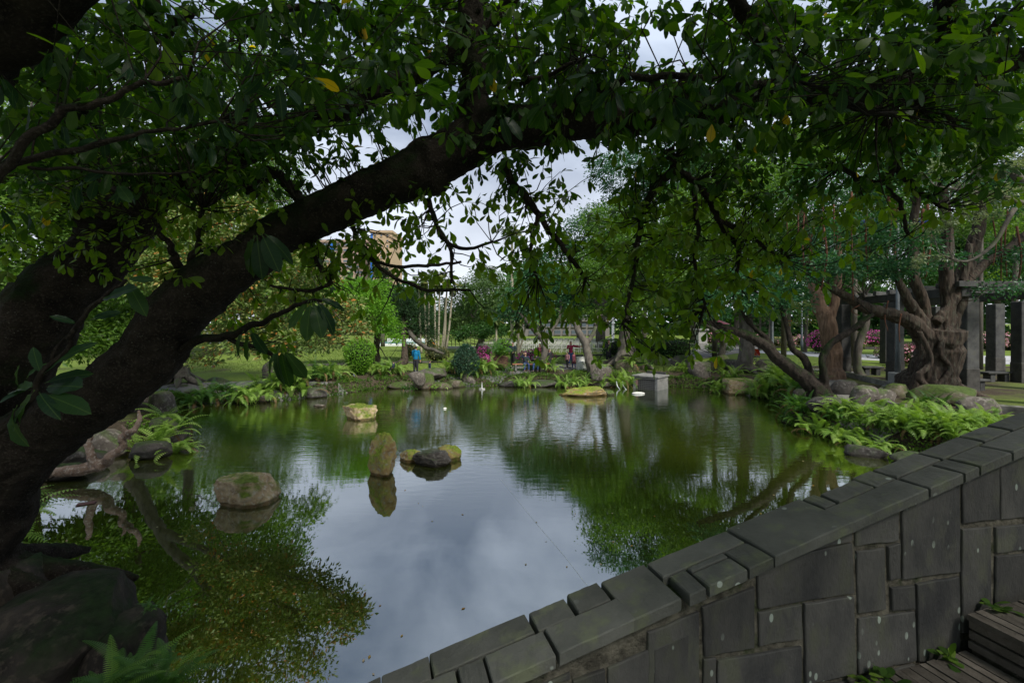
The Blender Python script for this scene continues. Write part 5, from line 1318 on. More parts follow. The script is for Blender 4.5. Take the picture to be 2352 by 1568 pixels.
# palms
def palm(name, label, u, v0, v1, d, r_, nf, fl, group=None, lean=0, key='palm', dead=0):
    """trunk base row v0, crown row v1; fl frond length px"""
    a, b_ = Wp(u-lean, v0, d), Wp(u, v1, d); a[2] = ht(a[0], a[1])
    t_ = empty(name, a, label, 'palm tree', group)
    S = spline(np.array([a, (a*.6+b_*.4)+[px(lean, d)*.12, 0, 0], b_]), 6); V_, F_ = tube(S-a, np.linspace(px(r_, d)*1.15, px(r_, d)*.8, len(S)), 8)
    put('trunk', mesh_py('trunk', V_, F_, M['palm_stem'], True), t_)
    ln = px(fl, d)
    for k in range(nf):
        az = k*2.4+random.uniform(-.3, .3); el = R(75-115*(k/nf)) if not dead or k % 3 else R(-60)
        s = np.linspace(0, 1, 9); th = el - s*R(70); st = ln/8
        h = np.concatenate([[0], np.cumsum(np.cos(th[:-1])*st)]); z = np.concatenate([[0], np.cumsum(np.sin(th[:-1])*st)])
        C = np.stack([np.cos(az)*h, np.sin(az)*h, z], 1); side = np.array([-math.sin(az), math.cos(az), 0])
        m_ = 26; q = np.repeat(np.linspace(.12, 1, m_), 2); P = np.stack([np.interp(q, s, C[:, i]) for i in range(3)], 1); T = norm(np.stack([np.interp(q, s, np.gradient(C[:, i])) for i in range(3)], 1))
        sg = np.tile([-1, 1], m_)
        Y = norm(T*.5 + side[None]*sg[:, None]*.9 + np.array([0, 0, -.55])); L_ = ln*.34*np.sin(np.clip(q*1.1+.12, 0, 1)*math.pi)**.6
        V1, F1, uv, rd = inst(TPL_DI, P, Y, np.tile([0, 0, 1.0], (2*m_, 1)), L_, L_*.22, np.full(2*m_, (k*.37) % 1))
        o = put('frond', mesh_np('frond', V1, F1, LM[key], False, uv, rd), t_, b_-a)
    return t_
palm('palm_tree', 'lone tall palm silhouetted against the sky', 1176, 780, 535, 75, 3.4, 15, 36)
pl = ['leftmost pale thin palm stem of the clump','second thin palm stem from the left, leaning a little','thin palm stem left of the middle of the clump','middle thin palm stem of the clump','thin palm stem right of the middle of the clump','slanting thin palm stem of the clump','tall palm stem at the right of the clump','outermost right palm stem, paler and straight']
for k, (u, v1, le, fl) in enumerate([(962,650,-6,34),(975,640,-4,36),(986,655,3,34),(998,635,-2,38),(1010,650,4,36),(1028,640,14,38),(1040,655,16,34),(1023,690,1,20)]):
    palm('palm_tree', pl[k], u, 801, v1, 42+k*.4, 2.3 if k != 7 else 3.2, 11, fl, 'clump of thin palms', le, dead=1)
for k, (u, v1, le, lab) in enumerate([(1190,738,0,'short palm with drooping yellowed fronds left of the forked tree'),(1210,735,22,'slanting short palm beside the yellowed palm'),(1140,735,0,'thin short palm above the domed bush')]):
    palm('palm_tree', lab, u, 785, v1, 40, 3.6 if k < 1 else 2.2, 13, 26, 'short palms left of the forked tree', le, dead=1)

# clipped bushes, sago, azaleas, hedges
def bush(name, label, u, v, d, ru, rv, mat, leaf, n, cat='bush', group=None, shape=None, blossom=None, clump=.12, dep=.9, stems=True, nb=400):
    b_ = base_px(u, v, d); c = np.array([b_[0], b_[1], 0.0]); rz_ = px(rv, d); c[2] = b_[2] + rz_*.98; rx = px(ru, d)
    t_ = empty(name, b_, label, cat, group)
    def surf(m_, lo, hi):
        D = rdir(m_); rr = lo+(hi-lo)*rng.random(m_)**.5
        if shape == 'egg': k = 1 - .32*np.clip(D[:, 2], -.2, 1)
        elif shape == 'fan': k = .62 + .38*np.clip(D[:, 2]+.6, 0, 1)
        elif shape == 'box':
            D = D/np.max(np.abs(D), axis=1, keepdims=True)*.98; k = np.ones(m_)
        else: k = np.ones(m_)
        bumps = 1 + .07*np.array([mnoise.noise(Vector((*(x*3.2),))+Vector((u, v, 0))) for x in D])
        P = D*np.stack([rx*k, rx*dep*k, np.full(m_, rz_)], 1)*(rr*bumps)[:, None]
        return P + c, D
    P, D = surf(n, .80, 1.03)
    Y = norm(D*.8 + rng.normal(size=(n, 3))*.7 + np.array([0, 0, .2])); s = leaf*(.6+.8*rng.random(n))
    V1, F1, uv, rd = inst(TPL_SM, P, Y, norm(D+rng.normal(size=(n, 3))*.5), s)
    tag(put('foliage', mesh_np('foliage', V1-np.array(t_.location), F1, mat, False, uv, rd), t_), kind='stuff')
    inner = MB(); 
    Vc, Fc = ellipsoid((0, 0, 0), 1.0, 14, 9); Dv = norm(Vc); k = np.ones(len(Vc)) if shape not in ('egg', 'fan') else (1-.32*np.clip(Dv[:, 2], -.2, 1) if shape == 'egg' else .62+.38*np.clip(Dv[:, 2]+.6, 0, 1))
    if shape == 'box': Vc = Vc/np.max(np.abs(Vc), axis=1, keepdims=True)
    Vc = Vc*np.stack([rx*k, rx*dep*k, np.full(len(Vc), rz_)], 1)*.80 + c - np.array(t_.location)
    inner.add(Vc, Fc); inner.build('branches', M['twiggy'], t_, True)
    if blossom:
        P, D = surf(nb, .98, 1.06); keep = (D[:, 2] > -.35) & (np.array([mnoise.noise(Vector((*(x*2.6),))+Vector((v, u, 3))) for x in D]) > -.18); P, D = P[keep], D[keep]; m_ = len(P)
        V1, F1, uv, rd = inst(TPL_SM, P, norm(D+rng.normal(size=(m_, 3))*.9), norm(D+rng.normal(size=(m_, 3))*.4), leaf*1.25*(.7+.6*rng.random(m_)), leaf*1.7*np.ones(m_))
        tag(put('blossom', mesh_np('blossom', V1-np.array(t_.location), F1, blossom, False, uv, rd), t_), kind='stuff')
    return t_
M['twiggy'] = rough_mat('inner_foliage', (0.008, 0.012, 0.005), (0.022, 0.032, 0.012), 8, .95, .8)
bush('clipped_bush', 'round clipped bright green bush on the far left bank', 826, 861, 26.6, 38, 41, LM['bright'], .11, 4200, shape='fan')
bush('clipped_bush', 'dark egg-shaped clipped bush in the middle of the far bank', 1070, 838, 27.5, 30, 37, LM['topiary'], .10, 4500, shape='egg')
bush('domed_bush', 'small pale green domed bush behind the sago palm', 1155, 800, 40, 22, 18, LM['bright'], .16, 900)
bush('box_hedge', 'square-cut hedge beside the gravel plaza', 1545, 806, 38, 36, 20, LM['dark'], .15, 2600, cat='hedge', shape='box', dep=1.6)
bush('box_hedge', 'darker long hedge behind the man in black', 1450, 808, 38, 60, 20, LM['dark'], .16, 3000, cat='hedge', shape='box', dep=.5)
bush('reddish_shrub', 'thin reddish shrub behind the man in the blue hoodie', 985+5, 815, 36, 14, 26, LM['orange'], .15, 350, clump=.2)
bush('red_leaved_shrub', 'reddish leaved shrub left of the leaning bare trunk', 940, 805, 37, 16, 18, LM['orange'], .14, 400)
bush('tufted_shrub', 'low brown boulder-like shrub base with yellowish fern tuft right of the child', 1005, 815, 33, 26, 18, LM['azalea'], .14, 800)
bush('low_hedge', 'low brown-green shrub around the post of the sagging fence', 1650, 800, 44, 30, 10, LM['mid'], .15, 600)
az = [(1112,808,32,15,20,'pink','magenta azalea right of the egg-shaped bush',.1),(1088+30,822,31,8,10,'pink','small magenta azalea sprig low beside the sago',.1),
 (1232,815,33,44,14,'pink','low twiggy azalea with scattered magenta flowers behind the seated couple',.1),
 (1690,785,58,30,13,'rose','pink azalea mound left of the straight mossy trunk',.16),(1640,787,60,28,12,'rose','faded pink azalea beside the grey stone pillar',.16),
 (1740,790,56,24,12,'rose','pink azalea right of the mossy trunk',.16),(1790,796,52,34,12,'azalea','green azalea with few flowers between saplings',.15),
 (1850,796,52,34,14,'rose','pale pink azalea behind the dark-trunked sapling',.15),(1880,812,42,22,26,'pink','vivid magenta azalea left of the tan trunk',.13),
 (1960,792,46,26,22,'azalea','tall green azalea right of the tan trunk',.14),(2010,782,54,34,18,'pink','vivid magenta azalea mound behind the bench',.16),
 (2085,830,30,26,24,'rose','leafy azalea with pink flowers left of the banyan',.12),(2045,812,36,30,14,'azalea','green azalea low behind the lamp post',.14),
 (2262,798,46,36,22,'rose','pale pink azalea right of the nearest pergola column',.14),(2325,798,47,30,20,'rose','lilac azalea at the right edge beyond the road',.14),(2390,800,46,34,20,'rose','pale azalea just past the last pergola column',.14),
 (2165,790,60,24,14,'rose','pink azalea glimpsed between the banyan limbs',.16)]
for (u, v, d, ru, rv, bl_, lab, lf) in az:
    bush('azalea', lab, u, v, d, ru, rv, LM['azalea'], lf, 900, cat='azalea', group='azaleas round the lawns', blossom=LM[bl_] if bl_ != 'azalea' else LM['rose'], nb=700 if bl_ != 'azalea' else 120)
# sago palm on its brown root mound
sg = base_px(1146, 836, 29.0); sgo = empty('sago_palm', sg, 'sago palm on a brown fibrous stump beside the standing man', 'sago palm')
rock('stump', (0, 0, -.15), (1.2, 1.0, 1.15), None, rough_mat('fibrous_stump', (.025, .014, .010), (.10, .055, .034), 9, .95, 1, 30), seed=9, flat=1.0, amp=.6, facets=7, parent=sgo)
for k in range(26):
    s_ = random.uniform(1.2, 1.8); o = put('frond', random.choice(FR['ferndk']), sgo, (random.uniform(-.12, .12), 0, .95), None, (s_, s_, s_)); o.rotation_euler = (-R(random.uniform(-10, 50)), 0, k*2.4)

# ferns of the bank
FL = [
 (430,915,.75,'ferndk','shaded fern at the left end of the far bank'),(480,922,.8,'ferndk','shaded fern below the dark edge blocks'),(530,915,.75,'ferndk','shaded fern right of the dark edge blocks'),
 (570,905,.85,'fern','yellow-green fern left of the stroller boulder'),(615,912,.85,'fern','bright fern under the mottled tree'),(655,908,.9,'fern','bright bushy fern below the brown boulder'),(690,905,.85,'fern','bright fern overhanging the water on the left'),
 (735,893,.85,'ferndk','fern right of the brown boulder'),(765,888,.8,'fern','fern left of the clipped round bush'),
 (870,878,.85,'fern','bushy fern right of the clipped round bush'),(905,876,.95,'fern','big bushy fern left of the man in blue'),(935,884,.45,'ferndk','small fern at the feet of the man in blue'),
 (1008,880,.5,'fern','small fern below the child'),(1040,873,.75,'fern','fern below the left edge of the egg-shaped bush'),(1065,872,.8,'fern','fern in front of the egg-shaped bush'),
 (1098,858,.95,'fern','tall bright fern right of the egg-shaped bush'),(1120,872,.75,'fern','fern behind the spouting nozzle'),(1170,872,.7,'ferndk','dark-leaved fern below the sago palm'),
 (1200,874,.8,'fern','fern below the standing man'),(1228,868,.85,'fern','fern below the seated couple'),(1262,870,.95,'fern','large fern below the forked tree'),(1300,874,.8,'fern','fern right of the forked trunk'),
 (1330,874,.75,'fern','fern below the white box'),(1362,868,.95,'fern','large fern in front of the sturdy tilted trunk'),(1392,872,.8,'fern','fern below the man in black'),(1430,874,.8,'fern','fern left of the concrete box'),(1458,866,.8,'fern','fern behind the concrete box'),
 (1565,872,.65,'fern','fern right of the concrete box'),(1590,876,.6,'fern','small fern near the dark hollow'),(1650,888,.7,'fern','fern touching the left side of the tan block'),(1672,868,.6,'fern','small fern on top behind the tan block'),
 (1752,892,.85,'fern','fern right of the tan block'),(1785,880,.95,'fern','pale fern under the leaning shrub tree'),(1815,890,1.0,'fern','large pale fern beneath the leaning trunk'),(1775,905,.8,'fern','fern at the waterline under the leaning trunk'),(1838,905,.85,'ferndk','fern beside the base of the shrub tree'),(1800,860,.7,'fern','fern high on the bank under the leaning trunk')]
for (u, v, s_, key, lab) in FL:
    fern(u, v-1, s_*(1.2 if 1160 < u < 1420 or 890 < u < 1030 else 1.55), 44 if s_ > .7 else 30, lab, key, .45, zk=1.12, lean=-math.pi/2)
FR_R = [(1822,938,.6,'ferndk','dark fern at the tip of the right bank'),(1850,955,.65,'ferndk','dark fern left of the low rock on the right bank'),(1880,968,.65,'fern','fern below the base of the shrub tree'),(1920,972,.65,'fern','fern before the pointed grey rock'),(1950,985,.6,'fern','fern above the waterline left of centre of the right bank'),
 (1985,985,.65,'fern','fern below the cobbled path'),(2015,972,.55,'fern','fern at the mouth of the cobbled path'),(2040,1000,.65,'fern','fern drooping over the right waterline'),(2070,980,.65,'fern','fern right of the cobbled path'),(2085,1008,.65,'fern','low fern near the parapet waterline'),
 (2105,960,.6,'fern','fern before the banyan roots, left'),(2125,990,.7,'fern','large fern in the middle of the right bank'),(2150,965,.6,'fern','fern beside the mossy mound'),(2165,995,.7,'fern','large fern drooping toward the parapet'),(2200,985,.7,'fern','fern below the mossy mound'),
 (2215,1005,.6,'fern','fern just above the parapet coping'),(2245,970,.6,'fern','fern right of the mossy mound'),(2265,1000,.55,'fern','fern touching the parapet on the right'),(2300,985,.5,'fern','fern near the right end of the parapet'),(2130,930,.5,'ferndk','small fern against the banyan roots'),(2330,975,.4,'fern','last small fern at the right edge'),(1940,955,.5,'ferndk','small dark fern by the pointed rock'),(2140,1020,.6,'fern','lowest fern over the right waterline'),(2010,1010,.55,'fern','fern hanging over the dark waterline rock'),(2185,1025,.6,'fern','fern half hidden behind the coping')]
for (u, v, s_, key, lab) in FR_R:
    fern(u, v, s_*1.35, 42, lab, key, .42, lean=-math.pi*.75, group='ferns on the right bank')
for (u, v, d, s_, lab) in [(375,975,14.8,1.1,'fern on top of the left bank rocks'),(400,1000,14.3,1.1,'fern spilling over the brown ledge'),(365,1030,13.5,1.2,'large fern left of the water'),(405,1045,13.3,.95,'fern trailing to the water on the left bank'),(325,1050,13,.95,'fern right of the driftwood'),(345,1000,14.3,.9,'small fern between the left rocks'),(440,1030,13.6,.35,'tiny fern at the tip of the left rocks')]:
    p = Wp(u, v, d); fern(u, v, s_, 20, lab, 'fern', d=d, z=p[2], group='ferns on the left bank', lean=-.6)
for (u, v, d, s_, lab) in [(60,1215,7.6,.95,'bright fern beside the fig trunk above the water'),(48,1180,7.9,.8,'upper bright fern beside the fig trunk'),(40,1260,7.4,.8,'lower fern beside the fig trunk')]:
    p = Wp(u-25, v, d); fern(u-25, v, s_, 20, lab, 'fern', d=d, z=p[2], group='ferns by the fig trunk', lean=0.0)
for (u, v, d, s_, lab) in [(300,1585,3.3,.46,'lush fern in the bottom left corner'),(370,1600,3.15,.42,'fern reaching right along the bottom edge'),(245,1620,3.0,.40,'fern lowest in the bottom left corner'),(345,1400,4.15,.12,'tiny fern sprouting on the small craggy rock')]:
    p = Wp(u, v, d); fern(u, v, s_, 24, lab, 'fern', d=d, z=p[2], group='ferns in the bottom left corner', hi=True)

# creeping undergrowth that hangs over the edge all round the far shore
nU = 42000; seg = [(pond[i], pond[i+1]) for i in range(4, len(pond)-8)]
ln_ = np.array([np.linalg.norm(b-a) for a, b in seg]); pick = rng.choice(len(seg), nU, p=ln_/ln_.sum()); tt = rng.random(nU)
A_ = np.array([s_[0] for s_ in seg])[pick]; B_ = np.array([s_[1] for s_ in seg])[pick]; q_ = A_ + (B_-A_)*tt[:, None]
along = np.cumsum(np.r_[0, ln_])[pick] + ln_[pick]*tt
nrm = np.stack([(B_-A_)[:, 1], -(B_-A_)[:, 0]], 1); nrm = norm(nrm)
if np.mean(sdist(*(q_[:500] + nrm[:500]*.3).T) > 0) < .5: nrm = -nrm
patch = .5 + .5*np.sin(along*1.9+np.sin(along*.7)*3)*np.sin(along*.43+1)
off_ = rng.random(nU)**1.3*(.25+.75*patch); q_ = q_ + nrm*off_[:, None]
keep = rng.random(nU) < .35+.65*patch; q_, off_, patch, nrm = q_[keep], off_[keep], patch[keep], nrm[keep]; n = len(q_)
P = np.column_stack([q_, np.maximum(hterr(q_[:, 0], q_[:, 1]), .03) + rng.random(n)*.22*patch])
D = norm(np.column_stack([-nrm*.6, np.full(n, .15)]) + rng.normal(size=(n, 3))*.6)
V_, F_, uv, rd = inst(TPL_SM, P, D, norm(np.array([0, 0, 1.0])+rng.normal(size=(n, 3))*.6), .06+.08*rng.random(n), None, np.clip(patch*.5+rng.random(n)*.5, 0, 1))
tag(put('undergrowth', mesh_np('undergrowth', V_, F_, LM['mid'], False, uv, rd)), 'low creeping undergrowth hanging over the stones of the pond edge', 'undergrowth', kind='stuff')

# tower block and distant buildings
def facade(name, label, u0, u1, vtop, d, depth, wall, rows, cols, wmat, win=(.55, .5), vbot=790, margin=.06, bands=None, rz=0):
    a, b_ = Wp(u0, vtop, d), Wp(u1, vbot, d); w = b_[0]-a[0]; h = a[2]-.9; c = ((a[0]+b_[0])/2, d, .9)
    t_ = empty(name, c, label, 'building', None, rz)
    MB().box((0, depth/2, h/2), (w, depth, h)).build('wall', wall, t_)
    MB().box((0, depth/2, h+.4), (w+.8, depth+.8, .8)).build('roof', wall, t_)
    fm = MB().box((0, 0, 0), (w*(1-2*margin)/cols*win[0], .12, h/rows*win[1])).mesh('window', wmat)
    sm = MB().box((0, 0, 0), (w*(1-2*margin)/cols*win[0]*1.12, .3, .18)).mesh('sill', wall)
    for r_ in range(rows):
        for q in range(cols):
            x = -w/2+w*margin+(q+.5)*w*(1-2*margin)/cols; z = (r_+.55)*h/rows
            o = put('window', fm, t_, (x, -.05, z)); put('sill', sm, o, (0, -.06, -h/rows*win[1]/2-.1))
    if bands:
        for (x, w2) in bands: MB().box((w*x, -.14, h/2), (w2, .3, h*.98)).build('blue_panel', M['blue'], t_)
    return t_
wall_t = plain('tan_render', (.42, .30, .19), .9); wall_p = plain('pinkish_tile', (.38, .27, .21), .9); gl_ = plain('dark_window', (.09, .11, .13), .25)
facade('tower_block', 'tan tower block with small square windows against the sky', 852, 900, 535, 150, 14, wall_t, 18, 3, gl_, (.28, .34), bands=[(-.46, .7)])
facade('apartment_block', 'pinkish apartment block with long window bands and a blue stripe', 640, 851, 556, 158, 16, wall_p, 16, 7, gl_, (.72, .42), bands=[(.085, 1.3)])
facade('roof_block', 'small pale grey rooftop just clearing the trees in the middle distance', 1112, 1134, 617, 130, 8, plain('pale_grey_render', (.45, .46, .50), .9), 10, 2, gl_, (.4, .4))
facade('shop_building', 'low building with orange shutters beyond the chairs', 1200, 1400, 738, 95, 8, plain('grey_render', (.17, .155, .145), .9), 2, 9, gl_, (.7, .5))
facade('far_building', 'low grey building glimpsed beyond the right trees', 1640, 1820, 745, 100, 8, plain('grey_wall', (.28, .28, .28), .9), 2, 10, M['white'], (.3, .5))
facade('white_building', 'white low building beyond the left lawn', 480, 560, 770, 60, 6, M['offwhite'], 2, 4, gl_, (.4, .4), vbot=800)

# ------------------------------------------------------------------ far wood closing the horizon
nW = 30000
a_ = rng.uniform(R(-100), R(100), nW); rr_ = rng.uniform(105, 125, nW); hb = 13 + 5*np.sin(a_*9) + 3*np.sin(a_*23+1) + 2*np.sin(a_*51)
zz_ = .6 + rng.random(nW)**.8*hb
P = np.stack([np.sin(a_)*rr_, np.cos(a_)*rr_ + 0, zz_], 1)
V_, F_, uv, rd = inst(TPL_SM, P, rdir(nW), norm(rng.normal(size=(nW, 3))), 1.6+rng.random(nW)*1.2, None, np.clip(.5+.5*np.sin(a_*31+zz_*.5)*rng.random(nW), 0, 1))
V_, wF = V_.copy(), F_
tag(put('far_wood', mesh_np('far_wood', V_, wF, LM['dark'], False, uv, rd)), 'dark wood closing the view beyond the park', 'wood', kind='stuff')

# ------------------------------------------------------------------ pergola, benches, lamp, posts
pg = Wp(2221, 899, 19); pgo = empty('pergola', (pg[0], pg[1], .9), 'grey stone pergola of square columns behind the banyan', 'pergola'); po = np.array(pgo.location)
for (u, d, w) in [(2221, 19.2, .54), (2056, 22.4, .5), (1936, 25.8, .54), (2286, 25.2, .54), (2150, 29, .5), (2345, 22, .5), (2420, 19.3, .54), (2035, 32, .5)]:
    q = Wp(u, 880, d); z0 = ht(q[0], q[1])
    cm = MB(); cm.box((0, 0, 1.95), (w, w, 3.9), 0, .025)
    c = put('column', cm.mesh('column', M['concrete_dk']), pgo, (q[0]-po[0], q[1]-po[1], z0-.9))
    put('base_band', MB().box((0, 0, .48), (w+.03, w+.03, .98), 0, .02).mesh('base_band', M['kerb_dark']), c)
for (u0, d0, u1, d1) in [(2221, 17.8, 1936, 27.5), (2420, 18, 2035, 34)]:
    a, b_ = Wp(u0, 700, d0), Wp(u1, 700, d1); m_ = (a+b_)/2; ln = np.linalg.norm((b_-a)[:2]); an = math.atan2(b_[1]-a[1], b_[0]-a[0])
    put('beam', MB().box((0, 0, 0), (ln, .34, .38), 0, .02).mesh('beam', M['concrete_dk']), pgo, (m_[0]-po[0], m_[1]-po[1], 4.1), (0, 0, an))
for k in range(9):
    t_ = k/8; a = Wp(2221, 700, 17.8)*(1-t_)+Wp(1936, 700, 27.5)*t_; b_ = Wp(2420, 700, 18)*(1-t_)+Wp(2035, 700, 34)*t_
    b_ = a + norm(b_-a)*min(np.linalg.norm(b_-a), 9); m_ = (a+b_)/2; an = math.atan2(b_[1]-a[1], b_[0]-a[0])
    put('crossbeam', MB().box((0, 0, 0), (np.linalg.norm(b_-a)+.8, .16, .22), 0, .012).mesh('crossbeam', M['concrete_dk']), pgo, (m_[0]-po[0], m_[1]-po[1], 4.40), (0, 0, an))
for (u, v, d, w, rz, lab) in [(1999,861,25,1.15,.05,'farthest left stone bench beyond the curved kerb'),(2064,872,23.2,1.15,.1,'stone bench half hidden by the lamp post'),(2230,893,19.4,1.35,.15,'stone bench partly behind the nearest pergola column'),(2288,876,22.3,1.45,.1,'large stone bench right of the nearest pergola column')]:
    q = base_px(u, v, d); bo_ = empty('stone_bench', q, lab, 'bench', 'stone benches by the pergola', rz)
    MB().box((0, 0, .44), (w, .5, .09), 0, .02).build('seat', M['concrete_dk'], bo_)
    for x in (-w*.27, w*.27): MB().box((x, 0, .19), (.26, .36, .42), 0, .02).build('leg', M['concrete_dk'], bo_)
# lamp post with two blue hoods
q = base_px(2062, 890, 20.2); lp = empty('lamp_post', q, 'tall grey lamp post with two blue hoods on arms, beside the banyan', 'lamp post')
MB().box((0, 0, .3), (.52, .52, .78), .2, .04).build('plinth', M['concrete'], lp)
MB().tube([(0, 0, .6), (0, 0, 1.8), (0, 0, 7.3)], [.12, .085, .06], 10).build('pole', M['steel'], lp, True)
for sx_ in (-1, 1):
    MB().tube(spline(np.array([(0, 0, 6.9), (sx_*.5, 0, 7.35), (sx_*1.0, 0, 7.5), (sx_*1.25, 0, 7.45)]), 5), .035, 7).build('arm', M['steel'], lp, True)
    h_ = MB().tube([(sx_*1.3, 0, 7.26), (sx_*1.3, 0, 7.30), (sx_*1.3, 0, 7.42), (sx_*1.3, 0, 7.52)], [.42, .42, .25, .08], 16).build('lamp_hood', M['lampblue'], lp, True)
for (u, v, r_, hgt, lab) in [(1663+110,846,.11,6,'plain grey lamp pole beside the straight mossy trunk'),(1840+2,806,.09,5.5,'distant pale lamp pole among the saplings'),(1408,812,.13,5.5,'white post rising behind the forked tree')]:
    q = base_px(u, v); lp2 = empty('lamp_pole', q, lab, 'lamp post'); w_ = M['steel'] if u > 1700 else M['white']
    MB().tube([(0, 0, 0), (0, 0, 1.0), (0, 0, 1.02), (0, 0, hgt)], [r_*1.4, r_*1.4, r_, r_*.7], 10).build('pole', w_, lp2, True)
    MB().tube([(0, 0, hgt), (0, 0, hgt+.1), (0, 0, hgt+.3), (0, 0, hgt+.42)], [.1, .22, .22, .06], 12).build('lamp_head', M['white'], lp2, True)
# grey pillar among azaleas
q = base_px(1610, 795, 55); pl_ = empty('stone_pillar', q, 'pale carved stone pillar on a stepped base beyond the plaza', 'pillar')
MB().box((0, 0, .15), (2.2, 2.2, .3), 0, .03).build('base', M['concrete'], pl_); MB().box((0, 0, 1.1), (1.1, 1.1, 1.6), 0, .05).build('shaft', M['concrete'], pl_); MB().box((0, 0, 2.0), (1.4, 1.4, .25), 0, .05).build('cap', M['concrete'], pl_)
q = base_px(1645, 755, 70); um = empty('red_parasol', q, 'red canopy tip far beyond the plaza', 'parasol')
MB().tube([(0, 0, 2.6), (0, 0, 3.4)], [2.0, .06], 10).build('canopy', M['red'], um); MB().tube([(0, 0, 0), (0, 0, 2.7)], .04, 6).build('pole', M['steel'], um)
# white drinking box
q = base_px(1340, 846, 29); wb = empty('drinking_fountain', q, 'small white stone drinking fountain on the lawn', 'drinking fountain')
MB().box((0, .22, .42), (.82, .18, .86), 0, .02).build('back_panel', M['offwhite'], wb); MB().box((-.05, -.05, .26), (.7, .4, .54), 0, .02).build('body', M['offwhite'], wb); MB().tube([(-.05, -.08, .53), (-.05, -.08, .58)], [.14, .2], 12).build('basin', M['white'], wb)
# basin wall far left of centre
q = base_px(915, 797, 55); fw = empty('basin', q, 'low white basin wall with teal water behind the bright green tree', 'basin')
for y_, nm, hh_ in ((0, 'front_wall', .3), (7, 'rear_wall', .7)): MB().box((0, y_, hh_/2), (6.5, .5, hh_), 0, .03).build(nm, M['white'], fw)
MB().box((0, 3.5, .18), (6.3, 6.4, .3)).build('water', plain('teal_water', (.12, .28, .26), .2), fw)
q = base_px(1060, 798, 50); rw = empty('railing', q, 'dark iron railing on a pale kerb behind the palm clump', 'railing')
MB().box((0, 0, .12), (7.5, .4, .3), 0, .03).build('kerb', M['offwhite'], rw)
for x in np.arange(-3.6, 3.7, .42): MB().tube([(x, 0, .25), (x, 0, 1.25)], .035, 6).build('post', M['iron'], rw)
for z_ in (.5, 1.2): MB().box((0, 0, z_), (7.4, .05, .05)).build('rail', M['iron'], rw)

# ------------------------------------------------------------------ rows of white folding chairs
def chair_meshes():
    f = MB()
    for x in (-.22, .22):
        f.tube([(x, -.2, 0), (x, .02, .45), (x, .2, .9)], .016, 5); f.tube([(x, .24, 0), (x, -.18, .46)], .016, 5)
    f.tube([(-.22, -.12, .14), (.22, -.12, .14)], .012, 5); f.tube([(-.22, .16, .14), (.22, .16, .14)], .012, 5); f.tube([(-.22, .2, .9), (.22, .2, .9)], .016, 5)
    return f.mesh('frame', M['offwhite']), MB().box((0, -.02, .455), (.40, .30, .02), 0, .006).mesh('seat', M['offwhite']), MB().box((0, .175, .80), (.40, .02, .10), 0, .005).mesh('backrest', M['offwhite'])
fm_, sm_, bm_ = chair_meshes(); c0 = Wp(1105, 810, 42.5); rows = 5; cols = 22
rown = ['front row, nearest the pond', 'second row back from the pond', 'third row back from the pond', 'fourth row back from the pond', 'rearmost row']
for r_ in range(rows):
    for k in range(cols):
        x = c0[0] + k*.60 + r_*.3; y = c0[1] + r_*1.9 + k*.05; z = ht(x, y)
        t_ = empty('folding_chair', (x, y, z + r_*.06), 'white folding chair in the ' + rown[r_] + (' at its left end' if k == 0 else ' at its right end' if k == cols-1 else ''), 'chair', 'white chairs set out in rows', random.uniform(-.08, .08))
        put('frame', fm_, t_); put('seat', sm_, t_); put('backrest', bm_, t_)

